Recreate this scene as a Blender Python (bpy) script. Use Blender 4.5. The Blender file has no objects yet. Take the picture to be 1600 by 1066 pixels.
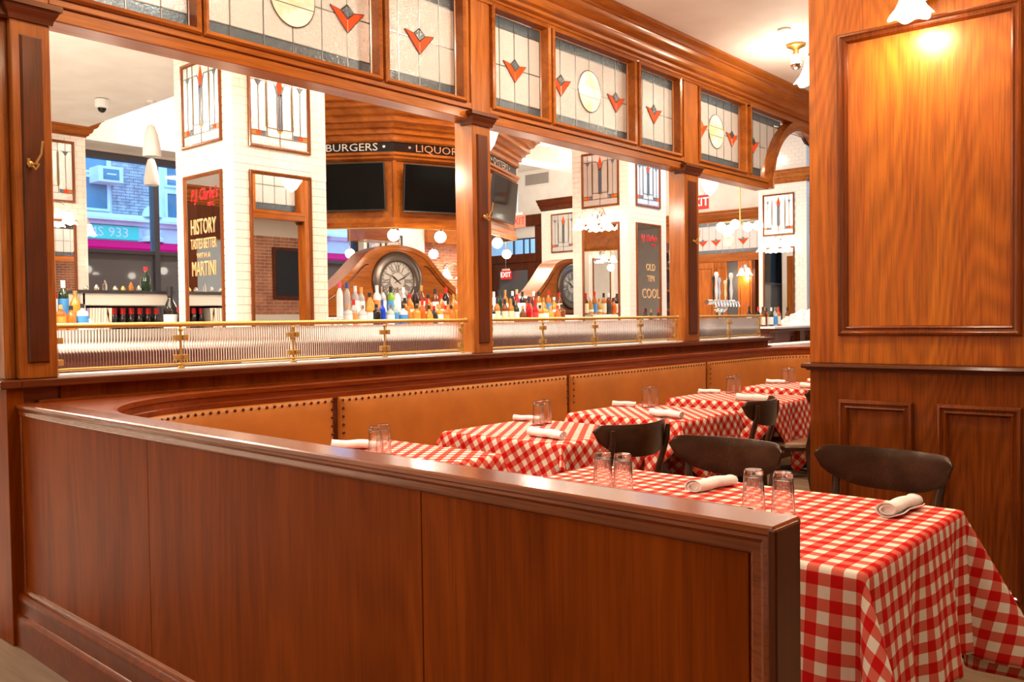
import bpy, bmesh, math, random
from math import sin, cos, pi, radians
from mathutils import Vector, Matrix
random.seed(11)
S = bpy.context.scene
COL = S.collection
D = bpy.data

# ------------------------------------------------------------------ camera
cam = D.objects.new('camera', D.cameras.new('camera'))
COL.objects.link(cam)
R = ((0.657695, 0.02818693, 0.75275679), (-0.75317068, 0.00724747, 0.65778523), (-0.01308536, 0.9995764, -0.02599619))
m = Matrix(((R[0][0], R[0][1], -R[0][2], 0), (R[1][0], R[1][1], -R[1][2], 0), (R[2][0], R[2][1], -R[2][2], 1.38), (0, 0, 0, 1)))
cam.matrix_world = m
cam.data.sensor_width = 36
cam.data.lens = 1362 / 1600 * 36
cam.data.clip_start = 0.05
S.camera = cam
# ------------------------------------------------------------------ colour management and world
S.view_settings.view_transform = 'Standard'
S.view_settings.look = 'None'
S.view_settings.exposure = 0.25
S.view_settings.gamma = 1
S.view_settings.use_curve_mapping = False
S.cycles.use_denoising = True
S.cycles.max_bounces = 10
S.cycles.transmission_bounces = 10
S.cycles.transparent_max_bounces = 16
S.cycles.glossy_bounces = 5
S.cycles.diffuse_bounces = 4
S.cycles.caustics_reflective = False
S.cycles.caustics_refractive = False
S.cycles.sample_clamp_indirect = 6
W = D.worlds.new('daylight')
S.world = W
W.use_nodes = True
bg = W.node_tree.nodes['Background']
bg.inputs[0].default_value = (0.30, 0.60, 1.0, 1)
bg.inputs[1].default_value = 3.4

# ------------------------------------------------------------------ fill lights added at and below the ceilings, no fixtures
def lamp(kind, loc, power, color, size=0.1, rot=(0, 0, 0), spread=None):
    l = D.lights.new('lamp', kind)
    l.energy = power; l.color = color
    if kind == 'AREA':
        l.shape = 'DISK'; l.size = size
        if spread: l.spread = spread
    elif kind == 'POINT':
        l.shadow_soft_size = size
    elif kind == 'SPOT':
        l.shadow_soft_size = size; l.spot_size = radians(spread or 100); l.spot_blend = 0.6
    o = D.objects.new('lamp', l); o.location = loc; o.rotation_euler = rot
    COL.objects.link(o)
    return o
WARM = (1.0, 0.72, 0.42)
SOFT = (1.0, 0.86, 0.70)
DL_BAR = [(2.6, 6.0, 4.0), (2.9, 9.6, 4.0), (6.4, 5.6, 5.1), (8.6, 5.6, 5.1), (11.2, 5.4, 5.1), (7.2, 11.6, 5.1), (11.0, 11.6, 5.1),
          (14.6, 9.0, 5.1), (15.4, 12.0, 5.1), (1.0, 7.6, 4.0)]
for p in DL_BAR:
    lamp('AREA', (p[0], p[1], p[2] - 0.03), 95 if p[2] > 4.5 else 60, SOFT, 0.5)
for p, e_ in (((2.6, 5.0, 3.5), 150), ((0.6, 8.0, 3.2), 170), ((6.5, 5.0, 4.3), 50), ((9.5, 5.0, 4.3), 50), ((12.8, 10.6, 4.3), 45), ((6.2, 11.4, 4.5), 12), ((16.0, 10.8, 4.0), 60), ((14.2, 12.6, 3.9), 150)):  # unseen points added to brighten the bar ceilings and far walls
    lamp('POINT', p, e_, SOFT, 0.12)
DL_DIN = [(2.5, 2.4, 3.83), (4.9, 2.9, 3.83), (7.2, 2.9, 3.83), (9.6, 2.4, 3.83), (2.9, -0.6, 3.83)]
for p in DL_DIN:
    lamp('AREA', (p[0], p[1], p[2] - 0.03), 32, (1.0, 0.82, 0.60), 0.22)
for p in ((3.4, 1.2, 3.5), (4.6, 3.1, 3.5), (2.2, 3.0, 3.5), (6.6, 1.6, 3.5), (0.2, 1.5, 3.5)):  # bare points added to brighten the dining ceiling, no bulbs modelled
    lamp('POINT', p, 28, (1.0, 0.84, 0.64), 0.08)
lamp('AREA', (-1.5, 3.4, 3.80), 40, SOFT, 0.3)
lamp('AREA', (11.5, -0.8, 3.80), 90, SOFT, 0.4)

# ------------------------------------------------------------------ materials
MATS = {}
def newmat(name):
    mt = D.materials.new(name); mt.use_nodes = True
    nt = mt.node_tree
    return mt, nt, nt.nodes['Principled BSDF']
def setp(b, **kw):
    for k, v in kw.items():
        k = {'col': 'Base Color', 'rough': 'Roughness', 'metal': 'Metallic', 'trans': 'Transmission Weight', 'ior': 'IOR', 'coat': 'Coat Weight', 'coatr': 'Coat Roughness',
             'spec': 'Specular IOR Level', 'emit': 'Emission Color', 'estr': 'Emission Strength', 'sheen': 'Sheen Weight', 'sss': 'Subsurface Weight'}[k]
        if isinstance(v, tuple) and len(v) == 3: v = v + (1,)
        b.inputs[k].default_value = v
def flat(name, col, rough=0.5, **kw):
    if name in MATS: return MATS[name]
    mt, nt, b = newmat(name); setp(b, col=col, rough=rough, **kw); MATS[name] = mt
    return mt
def noisy(name, c1, c2, scale=8, rough=0.5, stretch=(1, 1, 1), bump=0.0, bscale=60, **kw):
    mt, nt, b = newmat(name); setp(b, rough=rough, **kw)
    tc = nt.nodes.new('ShaderNodeTexCoord'); mp = nt.nodes.new('ShaderNodeMapping'); mp.inputs['Scale'].default_value = stretch
    n = nt.nodes.new('ShaderNodeTexNoise'); n.inputs['Scale'].default_value = scale; n.inputs['Detail'].default_value = 5
    r = nt.nodes.new('ShaderNodeValToRGB'); r.color_ramp.elements[0].color = c1 + (1,); r.color_ramp.elements[1].color = c2 + (1,)
    r.color_ramp.elements[0].position = 0.35; r.color_ramp.elements[1].position = 0.65
    L = nt.links.new
    L(tc.outputs['Object'], mp.inputs[0]); L(mp.outputs[0], n.inputs[0]); L(n.outputs[0], r.inputs[0]); L(r.outputs[0], b.inputs['Base Color'])
    if bump:
        n2 = nt.nodes.new('ShaderNodeTexNoise'); n2.inputs['Scale'].default_value = bscale; n2.inputs['Detail'].default_value = 3
        bp = nt.nodes.new('ShaderNodeBump'); bp.inputs['Strength'].default_value = bump; bp.inputs['Distance'].default_value = 0.01
        L(tc.outputs['Object'], n2.inputs[0]); L(n2.outputs[0], bp.inputs['Height']); L(bp.outputs[0], b.inputs['Normal'])
    MATS[name] = mt
    return mt
def wood(name, dark, mid, light, axis='z', rough=0.28, coat=0.25, fig=1.0, coatr=0.12, spec=0.35, pores=0.8):
    """lacquered timber: stretched noise figure plus fine pores along one axis"""
    mt, nt, b = newmat(name); setp(b, rough=rough, coat=coat, coatr=coatr, spec=spec)
    b.inputs['Specular Tint'].default_value = (1.0, 0.62, 0.38, 1)
    L = nt.links.new
    tc = nt.nodes.new('ShaderNodeTexCoord'); mp = nt.nodes.new('ShaderNodeMapping')
    sc = {'z': (1, 1, 0.09), 'x': (0.09, 1, 1), 'y': (1, 0.09, 1)}[axis]
    mp.inputs['Scale'].default_value = sc
    n = nt.nodes.new('ShaderNodeTexNoise'); n.inputs['Scale'].default_value = 5.5 if fig < 2 else 3.2; n.inputs['Detail'].default_value = 7; n.inputs['Distortion'].default_value = 1.1 * fig; n.inputs['Roughness'].default_value = 0.62
    r = nt.nodes.new('ShaderNodeValToRGB')
    e = r.color_ramp.elements; e[0].position = 0.27; e[0].color = dark + (1,); e[1].position = 0.75; e[1].color = light + (1,)
    k = r.color_ramp.elements.new(0.5); k.color = mid + (1,)
    mp2 = nt.nodes.new('ShaderNodeMapping'); mp2.inputs['Scale'].default_value = tuple(v * (0.35 if v < 1 else 1) for v in sc)
    n2 = nt.nodes.new('ShaderNodeTexNoise'); n2.inputs['Scale'].default_value = 150; n2.inputs['Detail'].default_value = 2
    mx = nt.nodes.new('ShaderNodeMix'); mx.data_type = 'RGBA'; mx.blend_type = 'MULTIPLY'
    r2 = nt.nodes.new('ShaderNodeValToRGB'); r2.color_ramp.elements[0].position = 0.33; r2.color_ramp.elements[0].color = (0.62, 0.55, 0.5, 1); r2.color_ramp.elements[1].position = 0.55; r2.color_ramp.elements[1].color = (1, 1, 1, 1)
    mx.inputs[0].default_value = pores
    L(tc.outputs['Object'], mp.inputs[0]); L(mp.outputs[0], n.inputs[0]); L(n.outputs[0], r.inputs[0])
    L(tc.outputs['Object'], mp2.inputs[0]); L(mp2.outputs[0], n2.inputs[0]); L(n2.outputs[0], r2.inputs[0])
    # growth-ring contours of a broad stretched noise: cathedral figure
    mp3 = nt.nodes.new('ShaderNodeMapping'); mp3.inputs['Scale'].default_value = tuple(v * (2.2 if v < 1 else 1) for v in sc)
    n3 = nt.nodes.new('ShaderNodeTexNoise'); n3.inputs['Scale'].default_value = 2.6; n3.inputs['Detail'].default_value = 0.8
    mu = nt.nodes.new('ShaderNodeMath'); mu.operation = 'MULTIPLY'; mu.inputs[1].default_value = 170.0 if fig >= 2 else 95.0
    si = nt.nodes.new('ShaderNodeMath'); si.operation = 'SINE'
    mr = nt.nodes.new('ShaderNodeMapRange'); mr.inputs[1].default_value = -1; mr.inputs[2].default_value = 1; mr.inputs[3].default_value = 1 - 0.24 * min(fig, 2) / 2; mr.inputs[4].default_value = 1.0
    m3 = nt.nodes.new('ShaderNodeMix'); m3.data_type = 'RGBA'; m3.blend_type = 'MULTIPLY'; m3.inputs[0].default_value = 1.0
    L(tc.outputs['Object'], mp3.inputs[0]); L(mp3.outputs[0], n3.inputs[0]); L(n3.outputs[0], mu.inputs[0]); L(mu.outputs[0], si.inputs[0]); L(si.outputs[0], mr.inputs[0])
    L(r.outputs[0], m3.inputs[6]); L(mr.outputs[0], m3.inputs[7])
    L(m3.outputs[2], mx.inputs[6]); L(r2.outputs[0], mx.inputs[7]); L(mx.outputs[2], b.inputs['Base Color'])
    MATS[name] = mt
    return mt
WD = ((0.22, 0.048, 0.006), (0.36, 0.098, 0.012), (0.50, 0.160, 0.022))
wz = wood('mahogany upright', *WD, 'z'); wx = wood('mahogany lengthwise', *WD, 'x'); wy = wood('mahogany crosswise', *WD, 'y')
WK = ((0.055, 0.010, 0.002), (0.10, 0.019, 0.004), (0.15, 0.032, 0.006))
kz = wood('dark mahogany upright', *WK, 'z', rough=0.3, coat=0.35); kx = wood('dark mahogany lengthwise', *WK, 'x', rough=0.3); ky = wood('dark mahogany crosswise', *WK, 'y', rough=0.3)
WO = ((0.38, 0.072, 0.004), (0.52, 0.135, 0.007), (0.64, 0.195, 0.012))
oz = wood('amber veneer', *WO, 'z', rough=0.3, coat=0.5, coatr=0.3, fig=2.2)
lw = wood('low wall veneer', (0.16, 0.026, 0.0016), (0.24, 0.045, 0.003), (0.33, 0.068, 0.005), 'z', rough=0.42, coat=0.0, spec=0.08, pores=0.4)
lcap = wood('low wall cap', (0.17, 0.032, 0.004), (0.26, 0.052, 0.007), (0.36, 0.082, 0.011), 'y', rough=0.26, coat=0.9, coatr=0.16)
lcapx = wood('booth ledge timber', (0.12, 0.020, 0.002), (0.20, 0.035, 0.004), (0.28, 0.056, 0.007), 'x', rough=0.32, coat=0.2, coatr=0.2, spec=0.2)
clockwood = wood('clock case timber', (0.30, 0.075, 0.012), (0.44, 0.13, 0.02), (0.55, 0.18, 0.035), 'x', rough=0.35)
chairwood = wood('ebonised bentwood', (0.022, 0.010, 0.005), (0.042, 0.020, 0.011), (0.075, 0.037, 0.021), 'y', rough=0.3, coat=0.35, coatr=0.25)
plaster = noisy('white plaster', (0.80, 0.76, 0.71), (0.86, 0.83, 0.79), 3, 0.7)
tile_m = flat('cream glazed tile', (0.86, 0.80, 0.71), 0.12, coat=0.6, coatr=0.05)
grout = flat('pale grout', (0.72, 0.64, 0.54), 0.85)
brass = flat('brushed brass', (0.66, 0.42, 0.13), 0.42, metal=0.85)
chrome = flat('polished nickel', (0.80, 0.77, 0.72), 0.12, metal=1.0)
black = flat('black lacquer', (0.012, 0.012, 0.013), 0.35)
blackm = flat('near black metal', (0.02, 0.02, 0.024), 0.45)
mirror = flat('silvered mirror', (0.86, 0.86, 0.86), 0.01, metal=1.0)
leather = noisy('tan leather', (0.38, 0.128, 0.018), (0.44, 0.152, 0.022), 5, 0.45, spec=0.3, bump=0.08, bscale=220)
nailm = flat('antique bronze nail', (0.10, 0.05, 0.03), 0.3, metal=1.0)
linen = noisy('white linen', (0.80, 0.77, 0.72), (0.86, 0.84, 0.80), 40, 0.9, bump=0.15, bscale=300)
marble = noisy('white marble top', (0.78, 0.76, 0.74), (0.86, 0.85, 0.84), 2.5, 0.25)
barbody = wood('bar front timber', (0.14, 0.055, 0.045), (0.19, 0.075, 0.065), (0.24, 0.10, 0.085), 'z', rough=0.4)
tvscr = flat('dark television glass', (0.004, 0.004, 0.004), 0.10, spec=0.1)
seatvin = noisy('brown seat vinyl', (0.19, 0.085, 0.032), (0.24, 0.115, 0.045), 9, 0.4)
def thinglass(name, tint, solid, ior=1.45):
    mt, nt, b = newmat(name); setp(b, col=(1, 1, 1), rough=0.0, trans=1.0, ior=ior)
    tr = nt.nodes.new('ShaderNodeBsdfTransparent'); tr.inputs[0].default_value = tint + (1,)
    gl = nt.nodes.new('ShaderNodeBsdfGlossy'); gl.inputs['Roughness'].default_value = 0.02
    fr = nt.nodes.new('ShaderNodeFresnel'); fr.inputs[0].default_value = 1.45
    m1 = nt.nodes.new('ShaderNodeMixShader'); m2 = nt.nodes.new('ShaderNodeMixShader'); m2.inputs[0].default_value = solid
    L = nt.links.new
    L(fr.outputs[0], m1.inputs[0]); L(tr.outputs[0], m1.inputs[1]); L(gl.outputs[0], m1.inputs[2])
    L(m1.outputs[0], m2.inputs[1]); L(b.outputs[0], m2.inputs[2]); L(m2.outputs[0], nt.nodes['Material Output'].inputs[0])
    MATS[name] = mt
    return mt
glass = thinglass('clear glass', (1.0, 1.0, 1.0), 0.82)
clearpane = thinglass('window glass', (0.93, 0.97, 1.0), 0.0)
tinted = flat('dark tinted glass', (0.10, 0.105, 0.12), 0.06, coat=0.8, coatr=0.02)
reeded = flat('reeded glass', (0.93, 0.86, 0.84), 0.05, trans=1.0, ior=1.33)
def texglass(name, col, rough=0.12, bump=0.55, scale=38, trans=0.9, dist=0.006):
    mt, nt, b = newmat(name); setp(b, col=col, rough=rough, trans=trans, ior=1.45)
    tc = nt.nodes.new('ShaderNodeTexCoord'); n = nt.nodes.new('ShaderNodeTexNoise'); n.inputs['Scale'].default_value = scale; n.inputs['Detail'].default_value = 2
    n.inputs['Distortion'].default_value = 0.8
    bp = nt.nodes.new('ShaderNodeBump'); bp.inputs['Strength'].default_value = bump; bp.inputs['Distance'].default_value = dist
    nt.links.new(tc.outputs['Object'], n.inputs[0]); nt.links.new(n.outputs[0], bp.inputs['Height']); nt.links.new(bp.outputs[0], b.inputs['Normal'])
    MATS[name] = mt
    return mt
g_clear = texglass('hammered clear glass', (0.93, 0.90, 0.85), 0.16, 0.9, 70, 0.50)
g_grey = texglass('hammered slate glass', (0.14, 0.18, 0.21), 0.22, 0.6, 60, 0.6); g_grey.node_tree.nodes['Principled BSDF'].inputs['Specular IOR Level'].default_value = 0.3
g_red = texglass('orange red glass', (0.92, 0.075, 0.006), 0.55, 0.3, 60, 0.0); g_red.node_tree.nodes['Principled BSDF'].inputs['Specular IOR Level'].default_value = 0.15
g_amber = texglass('amber glass', (0.75, 0.28, 0.03), 0.3, 0.3, 60, 0.4)
g_olive = texglass('olive glass', (0.30, 0.20, 0.06), 0.3, 0.3, 60, 0.4)
g_disc = noisy('mottled agate glass', (0.84, 0.82, 0.77), (0.85, 0.64, 0.32), 7, 0.3, bump=0.1)
g_disc.node_tree.nodes['Color Ramp'].color_ramp.elements[0].position = 0.46; g_disc.node_tree.nodes['Color Ramp'].color_ramp.elements[1].position = 0.62
c_clear = texglass('mirrored hammered glass', (0.88, 0.86, 0.83), 0.16, 0.8, 55, 0.0)
c_clear.node_tree.nodes['Principled BSDF'].inputs['Metallic'].default_value = 0.6
framew = wood('dark picture frame timber', (0.12, 0.030, 0.006), (0.20, 0.052, 0.010), (0.28, 0.080, 0.016), 'z')
c_grey = texglass('slate stained glass', (0.13, 0.17, 0.21), 0.2, 0.6, 45, 0.2)
lead = flat('lead came', (0.20, 0.19, 0.18), 0.35, metal=0.9)
def emis(name, col, strength, base=(0.9, 0.9, 0.9)):
    return flat(name, base, 0.4, emit=col, estr=strength)
globe_m = emis('lit opal globe', (1.0, 0.88, 0.74), 7.0)
shade_m = emis('lit frosted shade', (1.0, 0.86, 0.68), 5.0)
pend_m = flat('matt white pendant shade', (0.86, 0.84, 0.80), 0.5)
red_exit = emis('exit letter red', (1.0, 0.03, 0.02), 1.2, (0.5, 0.01, 0.01))
exit_wh = emis('exit letter white', (1.0, 0.8, 0.7), 1.5, (0.9, 0.9, 0.9))
exit_pl = emis('exit sign plate', (1.0, 0.22, 0.12), 0.6, (0.30, 0.10, 0.07))
exit_rd = emis('exit sign red plate', (1.0, 0.02, 0.01), 0.6, (0.5, 0.02, 0.01))
silver = flat('silver leaf', (0.85, 0.85, 0.82), 0.2, metal=1.0)
gold = flat('gold leaf letter', (0.72, 0.43, 0.20), 0.5)
signblack = flat('black glass sign', (0.01, 0.01, 0.012), 0.12, spec=0.3)
logored = flat('logo red paint', (0.75, 0.012, 0.02), 0.4)
floor_m = noisy('timber floor', (0.20, 0.12, 0.065), (0.30, 0.19, 0.11), 4, 0.45, stretch=(6, 0.5, 1))
def gingham():
    mt, nt, b = newmat('red gingham'); setp(b, rough=0.9, spec=0.2)
    L = nt.links.new
    uv = nt.nodes.new('ShaderNodeUVMap'); sp = nt.nodes.new('ShaderNodeSeparateXYZ'); L(uv.outputs[0], sp.inputs[0])
    res = []
    for i in (0, 1):
        a = nt.nodes.new('ShaderNodeMath'); a.operation = 'DIVIDE'; a.inputs[1].default_value = 0.062; L(sp.outputs[i], a.inputs[0])
        f = nt.nodes.new('ShaderNodeMath'); f.operation = 'FRACT'; L(a.outputs[0], f.inputs[0])
        g = nt.nodes.new('ShaderNodeMath'); g.operation = 'GREATER_THAN'; g.inputs[1].default_value = 0.5; L(f.outputs[0], g.inputs[0])
        res.append(g)
    ad = nt.nodes.new('ShaderNodeMath'); ad.operation = 'ADD'; L(res[0].outputs[0], ad.inputs[0]); L(res[1].outputs[0], ad.inputs[1])
    dv = nt.nodes.new('ShaderNodeMath'); dv.operation = 'DIVIDE'; dv.inputs[1].default_value = 2.0; L(ad.outputs[0], dv.inputs[0])
    r = nt.nodes.new('ShaderNodeValToRGB'); r.color_ramp.interpolation = 'CONSTANT'
    e = r.color_ramp.elements; e[0].position = 0; e[0].color = (0.82, 0.73, 0.62, 1); e[1].position = 0.25; e[1].color = (0.66, 0.13, 0.085, 1)
    k = e.new(0.75); k.color = (0.56, 0.004, 0.003, 1)
    L(dv.outputs[0], r.inputs[0]); L(r.outputs[0], b.inputs['Base Color'])
    n = nt.nodes.new('ShaderNodeTexNoise'); n.inputs['Scale'].default_value = 900; bp = nt.nodes.new('ShaderNodeBump'); bp.inputs['Strength'].default_value = 0.15; bp.inputs['Distance'].default_value = 0.001
    L(uv.outputs[0], n.inputs[0]); L(n.outputs[0], bp.inputs['Height']); L(bp.outputs[0], b.inputs['Normal'])
    MATS['gingham'] = mt
    return mt
ging = gingham()
brick_m = noisy('red brown brick', (0.30, 0.10, 0.05), (0.50, 0.20, 0.10), 2.5, 0.85)
mortar = flat('pale mortar', (0.72, 0.62, 0.52), 0.9)
fac_brick = noisy('grey facade brick', (0.30, 0.30, 0.33), (0.55, 0.55, 0.60), 6, 0.9)
fac_stone = noisy('pale facade stone', (0.70, 0.74, 0.78), (0.82, 0.85, 0.88), 2, 0.8)
fac_glass = noisy('facade window glass', (0.05, 0.16, 0.24), (0.10, 0.26, 0.36), 1.2, 0.25)
awn = flat('magenta awning', (0.85, 0.0, 0.10), 0.8, spec=0.1)
signgreen = flat('sea green sign board', (0.12, 0.75, 0.55), 0.6)
white_p = flat('white paint', (0.85, 0.85, 0.85), 0.5)

# ------------------------------------------------------------------ mesh building
class MB:
    def __init__(s): s.v = []; s.f = []; s.uv = None
    def add(s, vs, fs):
        n = len(s.v); s.v += [tuple(p) for p in vs]; s.f += [tuple(i + n for i in f) for f in fs]; return s
    def box(s, x0, y0, z0, x1, y1, z1):
        return s.add([(x0, y0, z0), (x1, y0, z0), (x1, y1, z0), (x0, y1, z0), (x0, y0, z1), (x1, y0, z1), (x1, y1, z1), (x0, y1, z1)],
                     [(0, 3, 2, 1), (4, 5, 6, 7), (0, 1, 5, 4), (1, 2, 6, 5), (2, 3, 7, 6), (3, 0, 4, 7)])
    def prism(s, pts, fn0, fn1):
        n = len(pts)
        return s.add([fn0(*p) for p in pts] + [fn1(*p) for p in pts], [tuple(range(n))[::-1], tuple(range(n, 2 * n))] + [(i, (i + 1) % n, n + (i + 1) % n, n + i) for i in range(n)])
    def slab(s, pts, z0, z1): return s.prism(pts, lambda x, y: (x, y, z0), lambda x, y: (x, y, z1))
    def mslab(s, mp, pts, h0, h1): return s.prism(pts, lambda u, w: mp(u, w, h0), lambda u, w: mp(u, w, h1))
    def mbox(s, mp, u0, w0, u1, w1, h0, h1): return s.mslab(mp, [(u0, w0), (u1, w0), (u1, w1), (u0, w1)], h0, h1)
    def lathe(s, prof, c=(0, 0, 0), n=16, ax='z'):
        base = len(s.v); rings = []
        def P(r, z, a):
            x, y = r * cos(a), r * sin(a)
            if ax == 'z': return (c[0] + x, c[1] + y, c[2] + z)
            if ax == 'y': return (c[0] + x, c[1] + z, c[2] + y)
            return (c[0] + z, c[1] + x, c[2] + y)
        for r, z in prof:
            if r < 1e-6: s.v.append(P(0, z, 0)); rings.append([len(s.v) - 1] * n)
            else:
                k = len(s.v); s.v += [P(r, z, 2 * pi * i / n) for i in range(n)]; rings.append(list(range(k, k + n)))
        for a, b in zip(rings, rings[1:]):
            for i in range(n):
                j = (i + 1) % n
                q = [a[i], a[j], b[j], b[i]]; q2 = []
                for t in q:
                    if t not in q2: q2.append(t)
                if len(q2) > 2: s.f.append(tuple(q2))
        return s
    def tube(s, pts, r, n=8, cap=True):
        pts = [Vector(p) for p in pts]; rs = r if isinstance(r, (list, tuple)) else [r] * len(pts)
        base = len(s.v); up = Vector((0, 0, 1)); prev = None
        for i, p in enumerate(pts):
            t = (pts[min(i + 1, len(pts) - 1)] - pts[max(i - 1, 0)]).normalized()
            if prev is None:
                a = t.cross(up)
                if a.length < 1e-3: a = t.cross(Vector((1, 0, 0)))
            else: a = prev - t * prev.dot(t)
            a.normalize(); prev = a; b = t.cross(a)
            for k in range(n):
                an = 2 * pi * k / n
                s.v.append(tuple(p + a * (rs[i] * cos(an)) + b * (rs[i] * sin(an))))
        for i in range(len(pts) - 1):
            for k in range(n):
                k2 = (k + 1) % n
                s.f.append((base + i * n + k, base + i * n + k2, base + (i + 1) * n + k2, base + (i + 1) * n + k))
        if cap:
            s.f.append(tuple(base + k for k in range(n))[::-1]); s.f.append(tuple(base + (len(pts) - 1) * n + k for k in range(n)))
        return s
    def sweep(s, path, prof, closed=False, z0=0.0):
        """profile (outward offset, z) along a plan path; outward = right hand side of travel"""
        n = len(path); k = len(prof); base = len(s.v)
        for i in range(n):
            p = Vector(path[i])
            d0 = (p - Vector(path[i - 1])) if (closed or i > 0) else None
            d1 = (Vector(path[(i + 1) % n]) - p) if (closed or i < n - 1) else None
            d0 = d0.normalized() if d0 else d1.normalized(); d1 = d1.normalized() if d1 else d0
            n0 = Vector((d0.y, -d0.x)); n1 = Vector((d1.y, -d1.x))
            mv = (n0 + n1); mv = mv / max(mv.dot(n0), 1e-3) if mv.length > 1e-3 else n0
            for o, z in prof: s.v.append((p.x + mv.x * o, p.y + mv.y * o, z0 + z))
        for i in range(n if closed else n - 1):
            j = (i + 1) % n
            for a in range(k):
                b = (a + 1) % k
                s.f.append((base + i * k + a, base + i * k + b, base + j * k + b, base + j * k + a))
        if not closed:
            s.f.append(tuple(base + a for a in range(k))); s.f.append(tuple(base + (n - 1) * k + a for a in range(k))[::-1])
        return s
    def frame(s, mp, u0, w0, u1, w1, prof):
        """mitred frame round a rectangle; profile (inset, height) closed loop"""
        base = len(s.v); k = len(prof)
        for (cu, cw, su, sw) in ((u0, w0, 1, 1), (u1, w0, -1, 1), (u1, w1, -1, -1), (u0, w1, 1, -1)):
            for d, h in prof: s.v.append(mp(cu + su * d, cw + sw * d, h))
        for i in range(4):
            j = (i + 1) % 4
            for a in range(k):
                b = (a + 1) % k
                s.f.append((base + i * k + a, base + i * k + b, base + j * k + b, base + j * k + a))
        return s
    def grid(s, nu, nv, fn, wrap=False, flip=False):
        base = len(s.v)
        for j in range(nv):
            for i in range(nu): s.v.append(tuple(fn(i / (nu - 1) if not wrap else i / nu, j / (nv - 1))))
        for j in range(nv - 1):
            for i in range(nu if wrap else nu - 1):
                i2 = (i + 1) % nu
                s.f.append((base + j * nu + i, base + j * nu + i2, base + (j + 1) * nu + i2, base + (j + 1) * nu + i))
        return s
    def mesh(s, name, mat, smooth=None, bev=0.0, recalc=True):
        me = D.meshes.new(name); me.from_pydata(s.v, [], s.f)
        if s.uv:
            ul = me.uv_layers.new(name='UVMap')
            for l in me.loops: ul.data[l.index].uv = s.uv[l.vertex_index]
        if recalc or bev:
            bm = bmesh.new(); bm.from_mesh(me)
            bmesh.ops.recalc_face_normals(bm, faces=bm.faces)
            if bev:
                ed = [e for e in bm.edges if len(e.link_faces) == 2 and e.calc_face_angle(0) > 0.6]
                bmesh.ops.bevel(bm, geom=ed, offset=bev, segments=1, affect='EDGES', clamp_overlap=True)
            bm.to_mesh(me); bm.free()
        if smooth:
            me.polygons.foreach_set('use_smooth', [True] * len(me.polygons)); me.set_sharp_from_angle(angle=radians(smooth))
        me.materials.append(mat)
        return me
    def build(s, name, mat, parent=None, smooth=None, bev=0.0, recalc=True):
        return link(name, s.mesh(name, mat, smooth, bev, recalc), parent)
def link(name, me, parent=None):
    o = D.objects.new(name, me); COL.objects.link(o)
    if parent: o.parent = parent
    return o
def tag(o, label=None, cat=None, group=None, kind=None):
    if label: o['label'] = label
    if cat: o['category'] = cat
    if group: o['group'] = group
    if kind: o['kind'] = kind
    return o
def thing(name, label, cat, loc=(0, 0, 0), rz=0.0, group=None):
    o = D.objects.new(name, None); COL.objects.link(o); o.location = loc; o.rotation_euler = (0, 0, rz); o.empty_display_size = 0.1
    return tag(o, label, cat, group)
def root(name, loc=(0, 0, 0), rz=0.0):
    o = D.objects.new(name, None); COL.objects.link(o); o.location = loc; o.rotation_euler = (0, 0, rz)
    o['kind'] = 'structure'
    return o
def copy_tree(o, parent=None):
    c = o.copy(); COL.objects.link(c)
    if parent: c.parent = parent
    for ch in o.children: copy_tree(ch, c)
    return c
def struct(o): o['kind'] = 'structure'; return o
def mapY(Y0): return lambda u, w, h: (u, Y0 - h, w)
def mapX(X0): return lambda u, w, h: (X0 - h, u, w)
def mapP(px, py, ang):
    """vertical plane through (px,py) running along angle ang; outward to its right"""
    c, s_ = cos(ang), sin(ang)
    return lambda u, w, h: (px + c * u + s_ * h, py + s_ * u - c * h, w)
def text(body, size, mp, u, w, h, mat, parent, name='lettering', sx=1.0, ext=0.002, align='CENTER', shear=0.0, label=None):
    cu = D.curves.new(name, 'FONT'); cu.body = body; cu.size = size; cu.extrude = ext; cu.align_x = align; cu.align_y = 'CENTER'; cu.shear = shear
    cu.resolution_u = 2
    tmp = D.objects.new(name, cu); COL.objects.link(tmp); bpy.context.view_layer.update()
    me = D.meshes.new_from_object(tmp.evaluated_get(bpy.context.evaluated_depsgraph_get())); D.objects.remove(tmp); me.materials.clear(); me.materials.append(mat)
    o = D.objects.new(name, me); COL.objects.link(o)
    o0 = Vector(mp(u, w, h)); ex = (Vector(mp(u + 1, w, h)) - o0); ez = Vector((0, 0, 1)); n = ex.cross(ez)
    o.matrix_world = Matrix(((ex.x * sx, ez.x, n.x, o0.x), (ex.y * sx, ez.y, n.y, o0.y), (ex.z, ez.z, n.z, o0.z), (0, 0, 0, 1)))
    if parent:
        bpy.context.view_layer.update() if parent.parent else None
        pm = Matrix.Translation(parent.location) @ parent.rotation_euler.to_matrix().to_4x4()
        if parent.parent: pm = (Matrix.Translation(parent.parent.location) @ parent.parent.rotation_euler.to_matrix().to_4x4()) @ pm
        o.parent = parent; o.matrix_parent_inverse = pm.inverted()
    return o
MOLD = [(0, 0), (0, 0.016), (0.006, 0.022), (0.012, 0.022), (0.016, 0.016), (0.026, 0.014), (0.032, 0.008), (0.036, 0.0)]

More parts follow.
